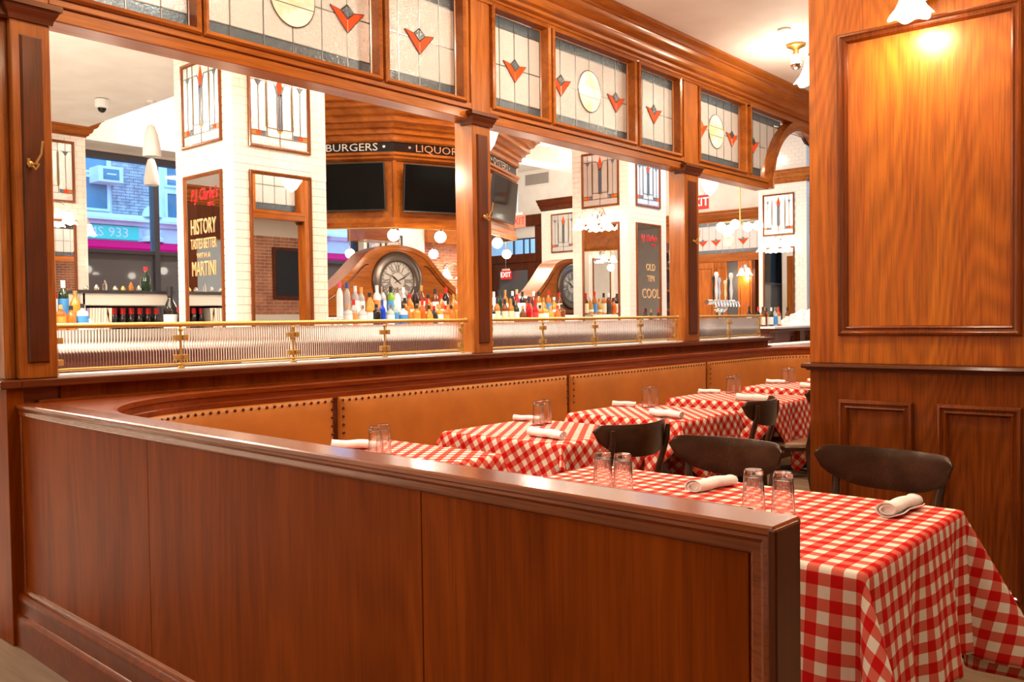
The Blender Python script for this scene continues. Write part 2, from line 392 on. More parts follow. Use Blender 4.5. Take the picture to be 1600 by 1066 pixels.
# ================================================================== ROOM SHELL
struct(MB().box(-5, -3.2, -0.1, 21, 13.2, 0).build('floor', floor_m))
struct(MB().box(-5, -3.2, 3.83, 21, 4.18, 3.95).build('ceiling', plaster))
struct(MB().box(-5, 4.18, 4.0, 5.1, 13.2, 4.1).build('ceiling', plaster))
struct(MB().box(5.1, 4.18, 5.1, 21, 13.2, 5.2).build('ceiling', plaster))
struct(MB().box(5.08, 4.27, 4.1, 5.2, 13.2, 5.1).build('trim_1', plaster))
struct(MB().box(-5.2, -3.2, 0, -5.0, 13.2, 4.1).build('wall_rear', plaster))
struct(MB().box(-5.2, -3.4, 0, 21, -3.2, 4).build('wall_right', plaster))
struct(MB().box(21, -3.2, 0, 21.2, 9, 5.1).build('wall_end', plaster))
struct(MB().box(-5, 4.3, 0.0, 19, 13.2, 0.006).build('floor_tiles', noisy('pale floor tile', (0.70, 0.64, 0.56), (0.80, 0.75, 0.68), 5, 0.35)))
# downstand beams in the high ceiling and a sloped soffit seen right of the canopy
for yb in (10.2, 11.8):
    struct(MB().box(8.2, yb, 4.72, 17, yb + 0.5, 5.1).build('ceiling_beam', plaster, bev=0.01))
struct(MB().box(5.2, 12.7, 4.0, 12.0, 13.2, 5.1).build('ceiling_soffit', plaster))
# service pipe below the soffit by the street window
tag(MB().tube([(4.9, 12.9, 4.12), (10.5, 12.9, 4.12)], 0.055, 12).build('ceiling_pipe', plaster, smooth=40), 'white painted pipe running along the ceiling above the street window', 'pipe')

# ---- near ceiling soffit on the dining side with a boxed beam
struct(MB().box(9.2, -3.2, 3.62, 9.55, 3.6, 3.83).build('ceiling_beam', plaster, bev=0.01))

# ================================================================== WALL WITH LEADED SCREEN (Y 4.10 .. 4.27)
YW = 4.10; YB = 4.27
screen = struct(MB().box(1.44, 4.10, 0, 8.86, YB, 1.105).build('wall_left', lcapx))
panel_seams = [1.6, 2.35, 3.1, 3.85, 4.6, 5.35, 6.1, 6.85, 7.6, 8.35, 8.85]
for a, b_ in zip(panel_seams, panel_seams[1:]):
    MB().box(a + 0.001, 4.085, 1.03, b_ - 0.001, 4.10, 1.107).build('panel', lw, screen, bev=0.0015)
# sill board
MB().box(1.425, 4.03, 1.107, 8.90, 4.29, 1.142).build('sill', kx, screen, bev=0.004)
# corner post base below the sill on the aisle side
MB().box(1.372, 4.06, 0.0, 1.44, 4.75, 1.107).build('post_base', lw, screen, bev=0.003)
MB().box(1.34, 4.03, 1.107, 1.425, 4.80, 1.142).build('sill', kx, screen, bev=0.004)
for a, b_ in ((1.60, 4.31), (4.492, 7.14), (7.40, 8.86)):
    MB().box(a, 4.13, 1.142, b_, 4.27, 1.150).build('sill_capping', marble, screen)
def post(x0, x1, first=False):
    p = MB().box(x0, 4.10, 1.142, x1, YB, 3.60).build('post', wz, screen, bev=0.004)
    mY = mapY(4.10)
    c = (x0 + x1) / 2; hw = (x1 - x0) * 0.29
    q = MB()
    q.add([mY(c - hw, 1.21, 0), mY(c + hw, 1.21, 0), mY(c + hw, 2.64, 0), mY(c - hw, 2.64, 0), mY(c - hw + .008, 1.218, .014), mY(c + hw - .008, 1.218, .014), mY(c + hw - .008, 2.632, .014), mY(c - hw + .008, 2.632, .014)],
          [(4, 5, 6, 7), (0, 1, 5, 4), (1, 2, 6, 5), (2, 3, 7, 6), (3, 0, 4, 7)]).build('pilaster_strip', kz, p)
    cap = [(0, 0), (0.012, 0.0), (0.016, 0.02), (0.03, 0.045), (0.034, 0.06), (0.045, 0.062), (0.045, 0.085), (0, 0.085)]
    k = MB().sweep([(x1 - 0.002, 4.20), (x1 - 0.002, 4.10), (x0 + 0.002, 4.10), (x0 + 0.002, 4.20)][::-1], [(o, z + 2.70) for o, z in cap])
    k.build('capital', kx, p)
    return p
post(1.44, 1.60); post(4.31, 4.492); post(7.14, 7.40)
# aisle-side return of the corner post
rp = MB().box(1.395, 4.14, 1.142, 1.44, 4.75, 3.83).build('post', wz, screen, bev=0.004)
MB().mbox(mapX(1.395), 4.22, 1.22, 4.66, 2.64, 0, 0.012).build('pilaster_strip', kz, rp, bev=0.004)
MB().box(1.375, 4.10, 2.70, 1.44, 4.78, 2.79).build('capital', kx, rp, bev=0.01)
# beam under the leaded lights
for a, b_ in ((1.60, 4.31), (4.492, 7.14), (7.40, 8.95)):
    MB().box(a, 4.115, 2.735, b_, YB, 2.80).build('beam', wx, screen, bev=0.004)
    MB().box(a, 4.10, 2.80, b_, YB, 2.845).build('beam', wx, screen, bev=0.004)
MB().box(1.60, 4.12, 3.575, 10.95, YB, 5.1).build('header', wx, screen)
CROWN = [(0, 0), (0.018, 0), (0.018, 0.018), (0.035, 0.022), (0.05, 0.03), (0.055, 0.05), (0.085, 0.062), (0.10, 0.085), (0.105, 0.11), (0.14, 0.125), (0.165, 0.15), (0.175, 0.18), (0.19, 0.185), (0.19, 0.20), (0.225, 0.215), (0.24, 0.235), (0.24, 0.255), (0, 0.255)]
MB().sweep([(1.36, 5.0), (1.36, 4.10), (12.0, 4.10)], [(o, z + 3.575) for o, z in CROWN]).build('crown_moulding', wx, screen, smooth=35)
MB().sweep([(1.60, 4.10), (12.0, 4.10)], [(0, 3.55), (0.01, 3.55), (0.014, 3.562), (0.01, 3.575), (0, 3.575)]).build('moulding', wx, screen)

WIN = [0]
GF = [(0, 0), (0, 0.010), (0.010, 0.022), (0.022, 0.016), (0.030, 0.012), (0.034, -0.055), (0, -0.055)]
def tulip(par, mp, u, w, s, diamond, h=0.006):
    """slate diamond over a red chevron"""
    sv = s * 0.80; s = s * 1.28
    pr = lambda pts, m_, nm: MB().mslab(mp, [(u + a * s, w + b * sv) for a, b in pts], h - 0.002, h + 0.004).build(nm, m_, par, recalc=True)
    pr([(0, 0.75), (0.33, 0.28), (0, -0.16), (-0.33, 0.28)], diamond, 'diamond_pane')
    pr([(-0.38, 0.30), (-0.86, 0.42), (0, -1.05), (0, -0.22)], g_red, 'red_pane')
    pr([(0.38, 0.30), (0, -0.22), (0, -1.05), (0.86, 0.42)], g_red, 'red_pane')
    c = MB()
    for a, b_ in (((0, 0.75), (0.33, 0.28)), ((0.33, 0.28), (0, -0.16)), ((0, -0.16), (-0.33, 0.28)), ((-0.33, 0.28), (0, 0.75)), ((-0.38, 0.30), (-0.86, 0.42)), ((-0.86, 0.42), (0, -1.05)), ((0, -1.05), (0.86, 0.42)), ((0.86, 0.42), (0.38, 0.30)), ((0, -0.22), (0, -1.05)), ((0.36, 0.30), (0, -0.2)), ((-0.36, 0.30), (0, -0.2))):
        c.tube([mp(u + a[0] * s, w + a[1] * sv, h + 0.003), mp(u + b_[0] * s, w + b_[1] * sv, h + 0.003)], 0.0032, 4)
    return c
def leaded(u0, u1, w0, w1, verts, tulips, disc=None, mp=mapY(4.175), amber_first=False):
    """one framed leaded light: every pane a piece"""
    WIN[0] += 1
    r = root('window_%d' % WIN[0])
    fm = mapY(4.10) if mp(0, 0, 0)[1] == 4.175 else mp
    MB().frame(fm, u0 - 0.034, w0 - 0.034, u1 + 0.034, w1 + 0.034, GF).build('frame', wx, r, smooth=30)
    cm = MB()
    us = [u0] + [u0 + (u1 - u0) * t for t in verts] + [u1]
    bw = 0.082
    wm = (w0 + w1) / 2 - 0.01
    sh = MB()
    for a, b_ in zip(us, us[1:]):
        for (z0, z1, mt) in ((w0, w0 + bw, g_grey), (w0 + bw, wm, g_clear), (wm, w1 - bw, g_clear), (w1 - bw, w1, g_grey)):
            MB().mbox(mp, a, z0, b_, z1, -0.002, 0.002).build('pane', mt, r, recalc=True)
    for a in us: cm.mbox(mp, a - 0.003, w0, a + 0.003, w1, -0.005, 0.005)
    for z in (w0 + bw, wm, w1 - bw): cm.mbox(mp, u0, z - 0.003, u1, z + 0.003, -0.005, 0.005)
    for t in tulips:
        c = tulip(r, mp, u0 + (u1 - u0) * t, wm + 0.0, 0.115, g_amber if amber_first and t < 0.4 else g_grey)
        n = len(cm.v); cm.v += c.v; cm.f += [tuple(i + n for i in f) for f in c.f]
    cm.build('lead_came', lead, r)
    if disc:
        cu = u0 + (u1 - u0) * disc; pts = [(cu + 0.150 * cos(a * pi / 18), wm + 0.01 + 0.165 * sin(a * pi / 18)) for a in range(36)]
        MB().mslab(mp, pts, 0.004, 0.010).build('disc_pane', g_disc, r)
        dc = MB().tube([mp(p[0], p[1], 0.009) for p in pts + pts[:1]], 0.004, 4)
        for dz in (-0.045, 0.04): dc.mbox(mp, cu - 0.143, wm + 0.01 + dz - 0.002, cu + 0.143, wm + 0.01 + dz + 0.002, 0.009, 0.012)
        dc.build('disc_came', lead, r)
    return r
V3 = (0.22, 0.5, 0.78); V5 = (0.147, 0.33, 0.5, 0.68, 0.845)
leaded(1.66, 2.299, 2.867, 3.535, V3, (0.5,))
leaded(2.375, 3.49, 2.867, 3.535, V5, (0.147, 0.845), 0.5)
leaded(3.58, 4.22, 2.867, 3.535, V3, (0.5,))
leaded(4.55, 5.13, 2.867, 3.535, V3, (0.5,))
leaded(5.225, 6.30, 2.867, 3.535, V5, (0.147, 0.845), 0.5)
leaded(6.41, 7.05, 2.867, 3.535, V3, (0.5,))
leaded(7.44, 8.36, 2.867, 3.535, (0.15, 0.32, 0.5, 0.66, 0.84), (0.15, 0.84), 0.48, amber_first=True)
# filler timber between and above the lights
for a, b_ in ((1.60, 1.64), (2.325, 2.35), (3.515, 3.555), (4.25, 4.31), (4.492, 4.52), (5.155, 5.195), (6.33, 6.38), (7.08, 7.14), (7.40, 7.41), (8.39, 8.46)):
    MB().box(a, 4.115, 2.845, b_, YB, 3.575).build('mullion', wz, screen)
# ---- arched light at the end of the screen
def arch():
    WIN[0] += 1
    r = root('window_%d' % WIN[0]); mp = mapY(4.175)
    cx, cz, ri, ro = 9.85, 2.80, 0.80, 0.92
    # archivolt frame
    f = MB(); N = 28
    prof = [(ri, -0.03), (ri, 0.075), (ri + 0.03, 0.095), (ri + 0.05, 0.085), (ro - 0.03, 0.085), (ro, 0.10), (ro, -0.03)]
    k = len(prof); base = 0
    for i in range(N + 1):
        a = pi - pi * i / N
        for rr, h in prof: f.v.append(mp(cx + rr * cos(a), cz - 0.05 + rr * sin(a) * 0.92, h))
    for i in range(N):
        for a in range(k):
            b_ = (a + 1) % k
            f.f.append((i * k + a, i * k + b_, (i + 1) * k + b_, (i + 1) * k + a))
    f.f.append(tuple(range(k))); f.f.append(tuple(N * k + a for a in range(k)))
    f.build('arch_frame', wx, r, smooth=30)
    u0, u1, w0, w1 = 8.52, 11.2, 2.867, 3.535
    def top(u):
        d = u - cx
        if abs(d) >= ro: return w0
        return max(w0, cz - 0.05 + 0.92 * math.sqrt(ro * ro - d * d))
    us = [8.52, 8.70, 8.87, 9.04, 9.21, 9.38, 9.55, 9.72, 9.89, 10.06, 10.23, 10.40, 10.57, 10.74, 10.91, 11.08, 11.2]
    cm = MB(); wm = 3.19
    for a, b_ in zip(us, us[1:]):
        ta, tb = top(a), top(b_)
        if ta < w1 - 0.082 or tb < w1 - 0.082:
            MB().mslab(mp, [(a, ta), (b_, tb), (b_, w1 - 0.082), (a, w1 - 0.082)], -0.002, 0.002).build('pane', g_clear, r)
        if ta <= w0 and tb <= w0 + 0.2:
            MB().mbox(mp, a, w0, b_, w0 + 0.082, -0.001, 0.004).build('pane', g_grey, r)
        lo = max(ta, tb, w1 - 0.082)
        if lo < w1: MB().mbox(mp, a, lo, b_, w1, -0.001, 0.004).build('pane', g_grey, r)
        cm.mbox(mp, b_ - 0.003, tb, b_ + 0.003, w1, -0.005, 0.005)
    cm.mbox(mp, u0, w1 - 0.085, u1, w1 - 0.079, -0.005, 0.005); cm.mbox(mp, u0, wm - 0.003, 8.99, wm + 0.003, -0.005, 0.005); cm.mbox(mp, u0, w0 + 0.079, 8.9, w0 + 0.085, -0.005, 0.005)
    c = tulip(r, mp, 8.70, wm, 0.115, g_grey); n = len(cm.v); cm.v += c.v; cm.f += [tuple(i + n for i in f_) for f_ in c.f]
    cm.build('lead_came', lead, r)
    MB().mbox(mapY(4.10), 8.46, 2.845, 8.495, 3.575, -0.1, 0.02).mbox(mapY(4.10), 8.46, 3.54, 11.3, 3.575, -0.1, 0.015).build('frame', wx, r)
arch()
MB().box(10.66, 4.10, 0, 10.95, YB, 3.6).build('post', wz, screen, bev=0.004)

# ---- coat hooks on the posts
def hook(x, z, label, Y0=4.086):
    t = thing('coat_hook', label, 'coat hook', (x, Y0, z), 0, 'coat hooks on the screen posts')
    MB().lathe([(0, 0), (0.012, 0), (0.014, -0.004), (0.008, -0.008), (0, -0.008)], (0, 0, -0.02), 10, 'y').build('back_plate', brass, t, smooth=40)
    MB().tube([(0, -0.006, -0.02), (0.012, -0.03, -0.022), (0.03, -0.045, 0.02), (0.034, -0.05, 0.07), (0.036, -0.052, 0.075)], [0.005, 0.005, 0.004, 0.004, 0.006], 8).build('upper_prong', brass, t, smooth=50)
    MB().tube([(0, -0.006, -0.02), (-0.014, -0.03, -0.035), (-0.022, -0.045, -0.018), (-0.022, -0.048, -0.004)], [0.005, 0.005, 0.004, 0.006], 8).build('lower_prong', brass, t, smooth=50)
    MB().tube([(0.004, -0.006, -0.02), (0.012, -0.03, -0.045), (0.018, -0.04, -0.03), (0.018, -0.04, -0.02)], [0.005, 0.004, 0.004, 0.006], 8).build('lower_prong', brass, t, smooth=50)
hook(1.50, 2.10, 'brass coat hook on the corner post at the aisle end of the screen')
hook(4.405, 2.10, 'brass coat hook on the post between the two long openings')
hook(7.27, 2.10, 'brass coat hook on the farthest screen post, beyond the middle opening')
for x, yy, nm in ((4.33, 4.285, 'first'), (7.12, 4.285, 'last')):
    pass

# ---- brass gallery rails with reeded glass
def flute_mesh(w, h):
    mb = MB(); n = int(round(w / 0.0145)); p = w / n; sg = 6
    top = []; 
    for i in range(n):
        for k in range(sg):
            a = pi * k / sg; top.append((-w / 2 + i * p + p * (1 - cos(a)) / 2, 0.0026 * sin(a)))
    top.append((w / 2, 0))
    m_ = len(top)
    for z in (0, h):
        for x, d in top: mb.v.append((x, -0.002 - d, z))
        mb.v.append((w / 2, 0.003, z)); mb.v.append((-w / 2, 0.003, z))
    K = m_ + 2
    for i in range(K):
        j = (i + 1) % K; mb.f.append((i, j, K + j, K + i))
    mb.f.append(tuple(range(K))[::-1]); mb.f.append(tuple(range(K, 2 * K)))
    return mb.mesh('glass_panel', reeded, smooth=60)
FM = {}
def gallery(name_label, xs, endpost):
    t = thing('brass_gallery_rail', name_label, 'glass rail', (0, 0, 0), 0, 'brass and reeded glass rails on the screen sill')
    y = 4.15; x0, x1 = xs[0], xs[-1]
    MB().tube([(x0, y, 1.372), (x1 + 0.012, y, 1.372)], 0.0125, 12).build('top_rail', brass, t, smooth=50)
    MB().tube([(x0, y, 1.172), (x1, y, 1.172)], 0.0075, 10).build('bottom_rail', brass, t, smooth=50)
    MB().lathe([(0, -0.012), (0.016, -0.012), (0.019, 0), (0.016, 0.012), (0, 0.012)], (x1 + 0.02, y, 1.372), 12, 'x').build('finial', brass, t, smooth=50)
    for i, x in enumerate(xs):
        if i == 0 and not endpost: px = x + 0.012
        elif i == len(xs) - 1: px = x - 0.012
        else: px = x
        pm = MB().tube([(px, y, 1.152), (px, y, 1.36)], 0.0068, 10)
        pm.lathe([(0, 0), (0.018, 0), (0.018, 0.006), (0.009, 0.012), (0.009, 0.02), (0, 0.02)], (px, y, 1.150), 12)
        pm.lathe([(0.007, 0), (0.011, 0.004), (0.011, 0.014), (0.007, 0.02)], (px, y, 1.335), 12)
        p_ = pm.build('baluster', brass, t, smooth=50)
        for z in (1.205, 1.305):
            for sgn in (-1, 1):
                if (i == 0 and sgn < 0) or (i == len(xs) - 1 and sgn > 0): continue
                c = MB().box(px + sgn * 0.008, y - 0.014, z - 0.014, px + sgn * 0.034, y + 0.012, z + 0.014)
                c.lathe([(0, 0), (0.004, 0), (0.004, -0.003), (0, -0.003)], (px + sgn * 0.02, y - 0.014, z), 8, 'y')
                c.build('clip', brass, p_, bev=0.0015)
    for a, b_ in zip(xs, xs[1:]):
        w = round(b_ - a - 0.03, 3)
        if w not in FM: FM[w] = flute_mesh(w, 0.172)
        g = link('glass_panel', FM[w], t); g.location = ((a + b_) / 2, y, 1.181)
gallery('brass gallery rail with four reeded glass panels, nearest the aisle corner', [1.605, 2.21, 2.88, 3.55, 4.25], True)
gallery('brass gallery rail with reeded glass in the middle opening of the screen', [4.50, 5.10, 5.772, 6.447, 7.06], True)
gallery('short brass gallery rail with reeded glass at the far end of the screen', [7.41, 8.09, 8.80], True)

# ================================================================== LOW WALL (front)
AL = radians(-1.45)
low = root('wall_front', (1.32, 0.60, 0), AL)
L_ = 3.52
MB().box(0.022, 0.0, 0.0, 0.080, L_, 1.0).build('core', lw, low)
mx0 = mapX(0.022)
for a, b_ in ((0.055, 0.872), (0.875, 2.262), (2.265, 3.455)):
    MB().mbox(mx0, a, 0.235, b_, 0.985, 0, 0.004).build('panel', lw, low, bev=0.001)
fr = [(0, 0), (0, 0.018), (0.012, 0.022), (0.020, 0.014), (0.034, 0.012), (0.042, 0.006), (0.046, 0)]
MB().frame(mx0, 0.008, 0.200, 3.50, 1.028, fr).build('panel_moulding', lcap, low, smooth=30)
MB().box(-0.002, 0.0, 1.022, 0.10, L_ + 0.06, 1.040).build('cap', lcap, low, bev=0.004)
MB().box(-0.006, -0.006, 0.0, 0.084, 0.010, 1.036).build('end_board', kz, low, bev=0.003)
BASE = [(0, 0), (0.045, 0), (0.045, 0.125), (0.038, 0.135), (0.030, 0.14), (0.030, 0.185), (0.034, 0.195), (0.034, 0.210), (0.024, 0.222), (0, 0.225)]
b0 = MB().sweep([(0.022, 4.2), (0.022, 0.0)], [(o, z) for o, z in BASE]); b0.build('skirting', lcapx, low, smooth=30)

# ledge over the booth backs (curved corner), booth banquette
def booth_path(n=14, m=30, start=0.70):
    pts = [(1.437, start), (1.455, 1.6), (1.478, 2.5), (1.50, 3.15)]
    c = (2.30, 3.17); rx, ry = 0.80, 0.80
    for i in range(1, n): a = pi - (pi / 2) * i / n; pts.append((c[0] + rx * cos(a), c[1] + ry * sin(a)))
    pts.append((2.30, 3.97)); 
    return pts
BP = booth_path()
EC = (8.3, 2.57, 1.40)
endarc = [(EC[0] + EC[2] * 1.05 * sin(radians(a)), EC[1] + EC[2] * cos(radians(a))) for a in range(6, 61, 6)]
ledge_in = BP + [(8.3, 3.97)] + endarc
led = MB().slab(ledge_in + [(9.95, 3.5), (9.95, 4.095), (1.42, 4.095), (1.395, 3.6), (1.34, 0.70)], 1.012, 1.038)
booth_top = struct(led.build('trim_2', lcapx))
MB().sweep(ledge_in, [(0.0, 0.945), (0.012, 0.945), (0.012, 0.975), (0.006, 0.98), (0.006, 1.006), (0.014, 1.012), (0.014, 1.034), (0, 1.038)]).build('fascia', lcapx, booth_top, smooth=25)
MB().box(1.50, 4.06, 1.036, 8.86, 4.10, 1.05).build('bead', lcapx, booth_top, bev=0.003)
def resample(path, step):
    P = [Vector(p) for p in path]; out = [P[0].copy()]; d = 0
    acc = []
    tot = 0
    for a, b_ in zip(P, P[1:]): acc.append((tot, a, b_)); tot += (b_ - a).length
    n = max(2, int(tot / step)); res = []
    for i in range(n + 1):
        s_ = tot * i / n
        for t0, a, b_ in reversed(acc):
            if s_ >= t0 - 1e-9:
                L = (b_ - a).length; d_ = (b_ - a).normalized(); res.append((a + d_ * min(L, s_ - t0), d_)); break
    return res, tot
FULL, TOT = resample(ledge_in, 0.02)
bank = thing('banquette', 'long L-shaped banquette with tan leather back panels studded with bronze nails', 'banquette', (0, 0, 0))
nail_me = MB().lathe([(0.0085, 0), (0.0078, 0.0035), (0.005, 0.006), (0, 0.007)], (0, 0, 0), 8).mesh('nailhead', nailm, smooth=60)
def idx_at_x(X):
    for i, (p, d) in enumerate(FULL):
        if p.x >= X and p.y > 3.3: return i
    return len(FULL) - 1
i_first = next(i for i, (p, d) in enumerate(FULL) if p.y > 0.8)
cuts = [i_first, next(i for i, (p, d) in enumerate(FULL) if p.y > 2.2), idx_at_x(3.00), idx_at_x(5.14), idx_at_x(7.24), len(FULL) - 1]
z0b, z1b = 0.50, 0.952
nails_total = 0
for c0, c1 in zip(cuts, cuts[1:]):
    seg = FULL[c0 + 1:c1]
    smd = []
    for i in range(len(seg)):
        d = Vector((0, 0))
        for j in range(max(0, i - 3), min(len(seg), i + 4)): d += seg[j][1]
        smd.append(d.normalized())
    n = len(seg); Lc = (n - 1) * 0.02
    vz = [0, 0.004, 0.014, 0.03, 0.055, 0.10, 0.16, 0.22, 0.28, 0.34, 0.385, 0.415, 0.43, 0.442, 0.449, 0.452]
    mb = MB()
    # rows along the segment, denser at its ends
    us = [0, 0.004, 0.012] + [i * 0.02 + 0.02 for i in range(n - 2)] + [Lc - 0.012, Lc - 0.004, Lc]
    us = sorted(set(round(min(max(u, 0), Lc), 4) for u in us))
    def at(u):
        f = u / 0.02; i = min(int(f), n - 2); t = f - i
        return seg[i][0].lerp(seg[i + 1][0], t), smd[i]
    for v in vz:
        for u in us:
            p, d = at(u); nrm = Vector((d.y, -d.x))
            e = min(u, Lc - u, v * 1.0, 0.452 - v)
            eu = min(u, Lc - u); ev = min(v, 0.452 - v)
            h = 0.014 + 0.018 * (1 - math.exp(-min(eu, ev) / 0.008)) * 0.6 + 0.028 * (1 - math.exp(-min(eu, ev) / 0.05))
            rc = 0.03
            if eu <= 0 or ev <= 0: h = 0.004
            mb.v.append((p.x + nrm.x * h, p.y + nrm.y * h, z0b + v))
    nu = len(us)
    for j in range(len(vz) - 1):
        for i in range(nu - 1): mb.f.append((j * nu + i, j * nu + i + 1, (j + 1) * nu + i + 1, (j + 1) * nu + i))
    pan = mb.build('back_panel', leather, bank, smooth=60)
    spots = [(u, 0.452 - 0.018) for u in [0.018 + (Lc - 0.036) * k / max(1, round((Lc - 0.036) / 0.046)) for k in range(round((Lc - 0.036) / 0.046) + 1)]]
    spots += [(u, 0.452 - 0.018 - 0.046 * k) for k in range(1, 5) for u in (0.018, Lc - 0.018)]
    for u, v in spots:
        if c0 == cuts[0]: continue
        p, d = at(u); nrm = Vector((d.y, -d.x)); nails_total += 1
        o = link('nailhead', nail_me, pan); h = 0.037
        o.location = (p.x + nrm.x * h, p.y + nrm.y * h, z0b + v)
        o.rotation_euler = Vector((nrm.x, nrm.y, 0)).to_track_quat('Z', 'Y').to_euler()
rev = [p for p, d in FULL[::6]] + [FULL[-1][0]]
rev = [(p.x, p.y) for p in rev]
MB().sweep(rev, [(-0.0, 0.0), (0.006, 0.0), (0.006, 0.95), (-0.0, 0.95)]).build('back_board', kx, bank)
MB().sweep(rev[3:], [(0.01, 0.40), (0.47, 0.40), (0.485, 0.42), (0.485, 0.465), (0.465, 0.49), (0.01, 0.49)]).build('seat_cushion', leather, bank, smooth=40)
MB().sweep(rev[3:], [(0.01, 0.0), (0.43, 0.0), (0.43, 0.40), (0.01, 0.40)]).build('plinth', kx, bank)
# ================================================================== WOOD PILLAR (right)
PA = radians(-90 + 2.2)
pil = root('pillar', (3.85, 1.57, 0), PA)       # local +x runs along the face towards the camera's right, local -y is proud
mL = lambda u, w, h: (u, -h, w)
MB().box(0, 0, 0, 1.9, 0.75, 3.83).build('core', wz, pil)
MB().mbox(mL, 0.0, 1.165, 1.9, 3.83, 0, 0.012).build('face_board', oz, pil)
MB().mbox(mL, 0.0, 0.0, 1.9, 1.13, 0, 0.012).build('face_board', wood('pillar lower veneer', (0.17, 0.034, 0.004), (0.22, 0.048, 0.006), (0.28, 0.070, 0.010), 'z', fig=2.0), pil)
mF = lambda u, w, h: (u, -h - 0.012, w)
pmw = wood('pillar moulding timber', (0.10, 0.018, 0.002), (0.17, 0.034, 0.004), (0.25, 0.055, 0.007), 'z', coat=0.6, rough=0.25)
PF = [(0, 0), (0, 0.012), (0.006, 0.020), (0.014, 0.022), (0.020, 0.015), (0.027, 0.013), (0.034, 0.017), (0.040, 0.010), (0.044, 0)]
MB().frame(mF, 0.125, 1.285, 0.835, 2.595, PF).build('panel_moulding', pmw, pil, smooth=30)
MB().frame(mF, 1.05, 1.285, 1.76, 2.595, PF).build('panel_moulding', pmw, pil, smooth=30)
for a, b_ in ((0.125, 0.435), (0.525, 0.835), (1.05, 1.36), (1.45, 1.76)):
    MB().frame(mF, a, 0.235, b_, 1.005, PF).build('panel_moulding', pmw, pil, smooth=30)
CR = [(0, 0), (0.012, 0), (0.018, 0.008), (0.030, 0.010), (0.034, 0.018), (0.030, 0.030), (0, 0.034)]
MB().sweep([(0, 0.75), (0, -0.012), (1.9, -0.012)], [(o, z) for o, z in CR], z0=1.13).build('chair_rail', kx, pil, smooth=30)
MB().sweep([(0, 0.75), (0, -0.012), (1.9, -0.012)], [(0, 0), (0.028, 0), (0.028, 0.10), (0.020, 0.11), (0.016, 0.14), (0.010, 0.155), (0, 0.16)]).build('skirting', kx, pil, smooth=30)
MB().mbox(lambda u, w, h: (-h, u, w), 0.0, 0, 0.75, 3.83, 0, 0.006).build('face_board', wz, pil)

def bell_shade(t, p, s=1.0, light=None, down=True):
    """ruffled frosted glass bell hanging from point p"""
    mb = MB(); N = 40; prof = [(0.020, 0.0), (0.030, -0.006), (0.036, -0.03), (0.044, -0.06), (0.058, -0.09), (0.076, -0.112), (0.082, -0.12)]
    for j, (r, z) in enumerate(prof):
        k = j / (len(prof) - 1)
        for i in range(N):
            a = 2 * pi * i / N; rr = (r + 0.006 * k * k * cos(6 * a)) * s
            mb.v.append((p[0] + rr * cos(a), p[1] + rr * sin(a), p[2] + z * s - 0.006 * s * k ** 3 * cos(6 * a)))
    for j in range(len(prof) - 1):
        for i in range(N): mb.f.append((j * N + i, j * N + (i + 1) % N, (j + 1) * N + (i + 1) % N, (j + 1) * N + i))
    mb.f.append(tuple(range(N)))
    mb.build('glass_shade', shade_m, t, smooth=70)
def sconce(label, P0, n, arms, group=None, s=1.0, light=0.0):
    """nickel wall plate with arched arms; n = outward unit vector in plan, arms = sideways offsets"""
    t = thing('wall_sconce', label, 'wall lamp', P0, math.atan2(n[1], n[0]) + pi / 2, group)
    MB().lathe([(0, -0.022), (0.018, -0.022), (0.030, -0.016), (0.045, -0.012), (0.062, -0.006), (0.066, 0), (0, 0)], (0, 0, 0), 24, 'y').build('wall_plate', chrome, t, smooth=40)
    for a in arms:
        pts = []
        for k in range(13):
            q = k / 12; ang = pi * q
            pts.append((a * q, -0.02 - 0.065 * (1 - cos(ang)) / 1.0 * s, 0.0 + 0.075 * sin(ang) * s - 0.02 * q))
        MB().tube(pts, 0.006 * s, 8).build('arm', chrome, t, smooth=50)
        e = pts[-1]
        MB().lathe([(0, 0.012), (0.012, 0.010), (0.024, 0.0), (0.026, -0.02), (0, -0.02)], e, 16).build('shade_fitter', chrome, t, smooth=40)
        bell_shade(t, (e[0], e[1], e[2] - 0.012), s)
    return t
sconce('two-arm brass wall sconce with frosted glass bells at the top of the wooden pillar', (3.82, 1.09, 2.71), (-1, 0), (0.0,))
lamp('POINT', (3.66, 1.09, 2.56), 13, (1.0, 0.80, 0.56), 0.06)

# ================================================================== TABLES WITH GINGHAM CLOTHS
tabmetal = flat('cast iron', (0.03, 0.03, 0.03), 0.5)
def table(x0, x1, y0, y1, label, group='cloth-covered dining tables', tz=0.750, bases=1):
    t = thing('dining_table', label, 'table', ((x0 + x1) / 2, (y0 + y1) / 2, 0), 0, group)
    w, d = (x1 - x0) / 2, (y1 - y0) / 2
    MB().box(-w, -d, tz - 0.03, w, d, tz - 0.004).build('table_top', kx, t, bev=0.004)
    for i in range(bases):
        yy = 0 if bases == 1 else (-d / 2 + i * d)
        MB().tube([(0, yy, 0.03), (0, yy, tz - 0.03)], 0.035, 12).build('column', tabmetal, t, smooth=40)
        b_ = MB()
        for a in range(4):
            an = a * pi / 2 + pi / 4
            b_.tube([(0, yy, 0.06), (0.30 * cos(an), yy + 0.30 * sin(an), 0.018)], [0.028, 0.016], 8)
        b_.build('foot', tabmetal, t, smooth=40)
    return t
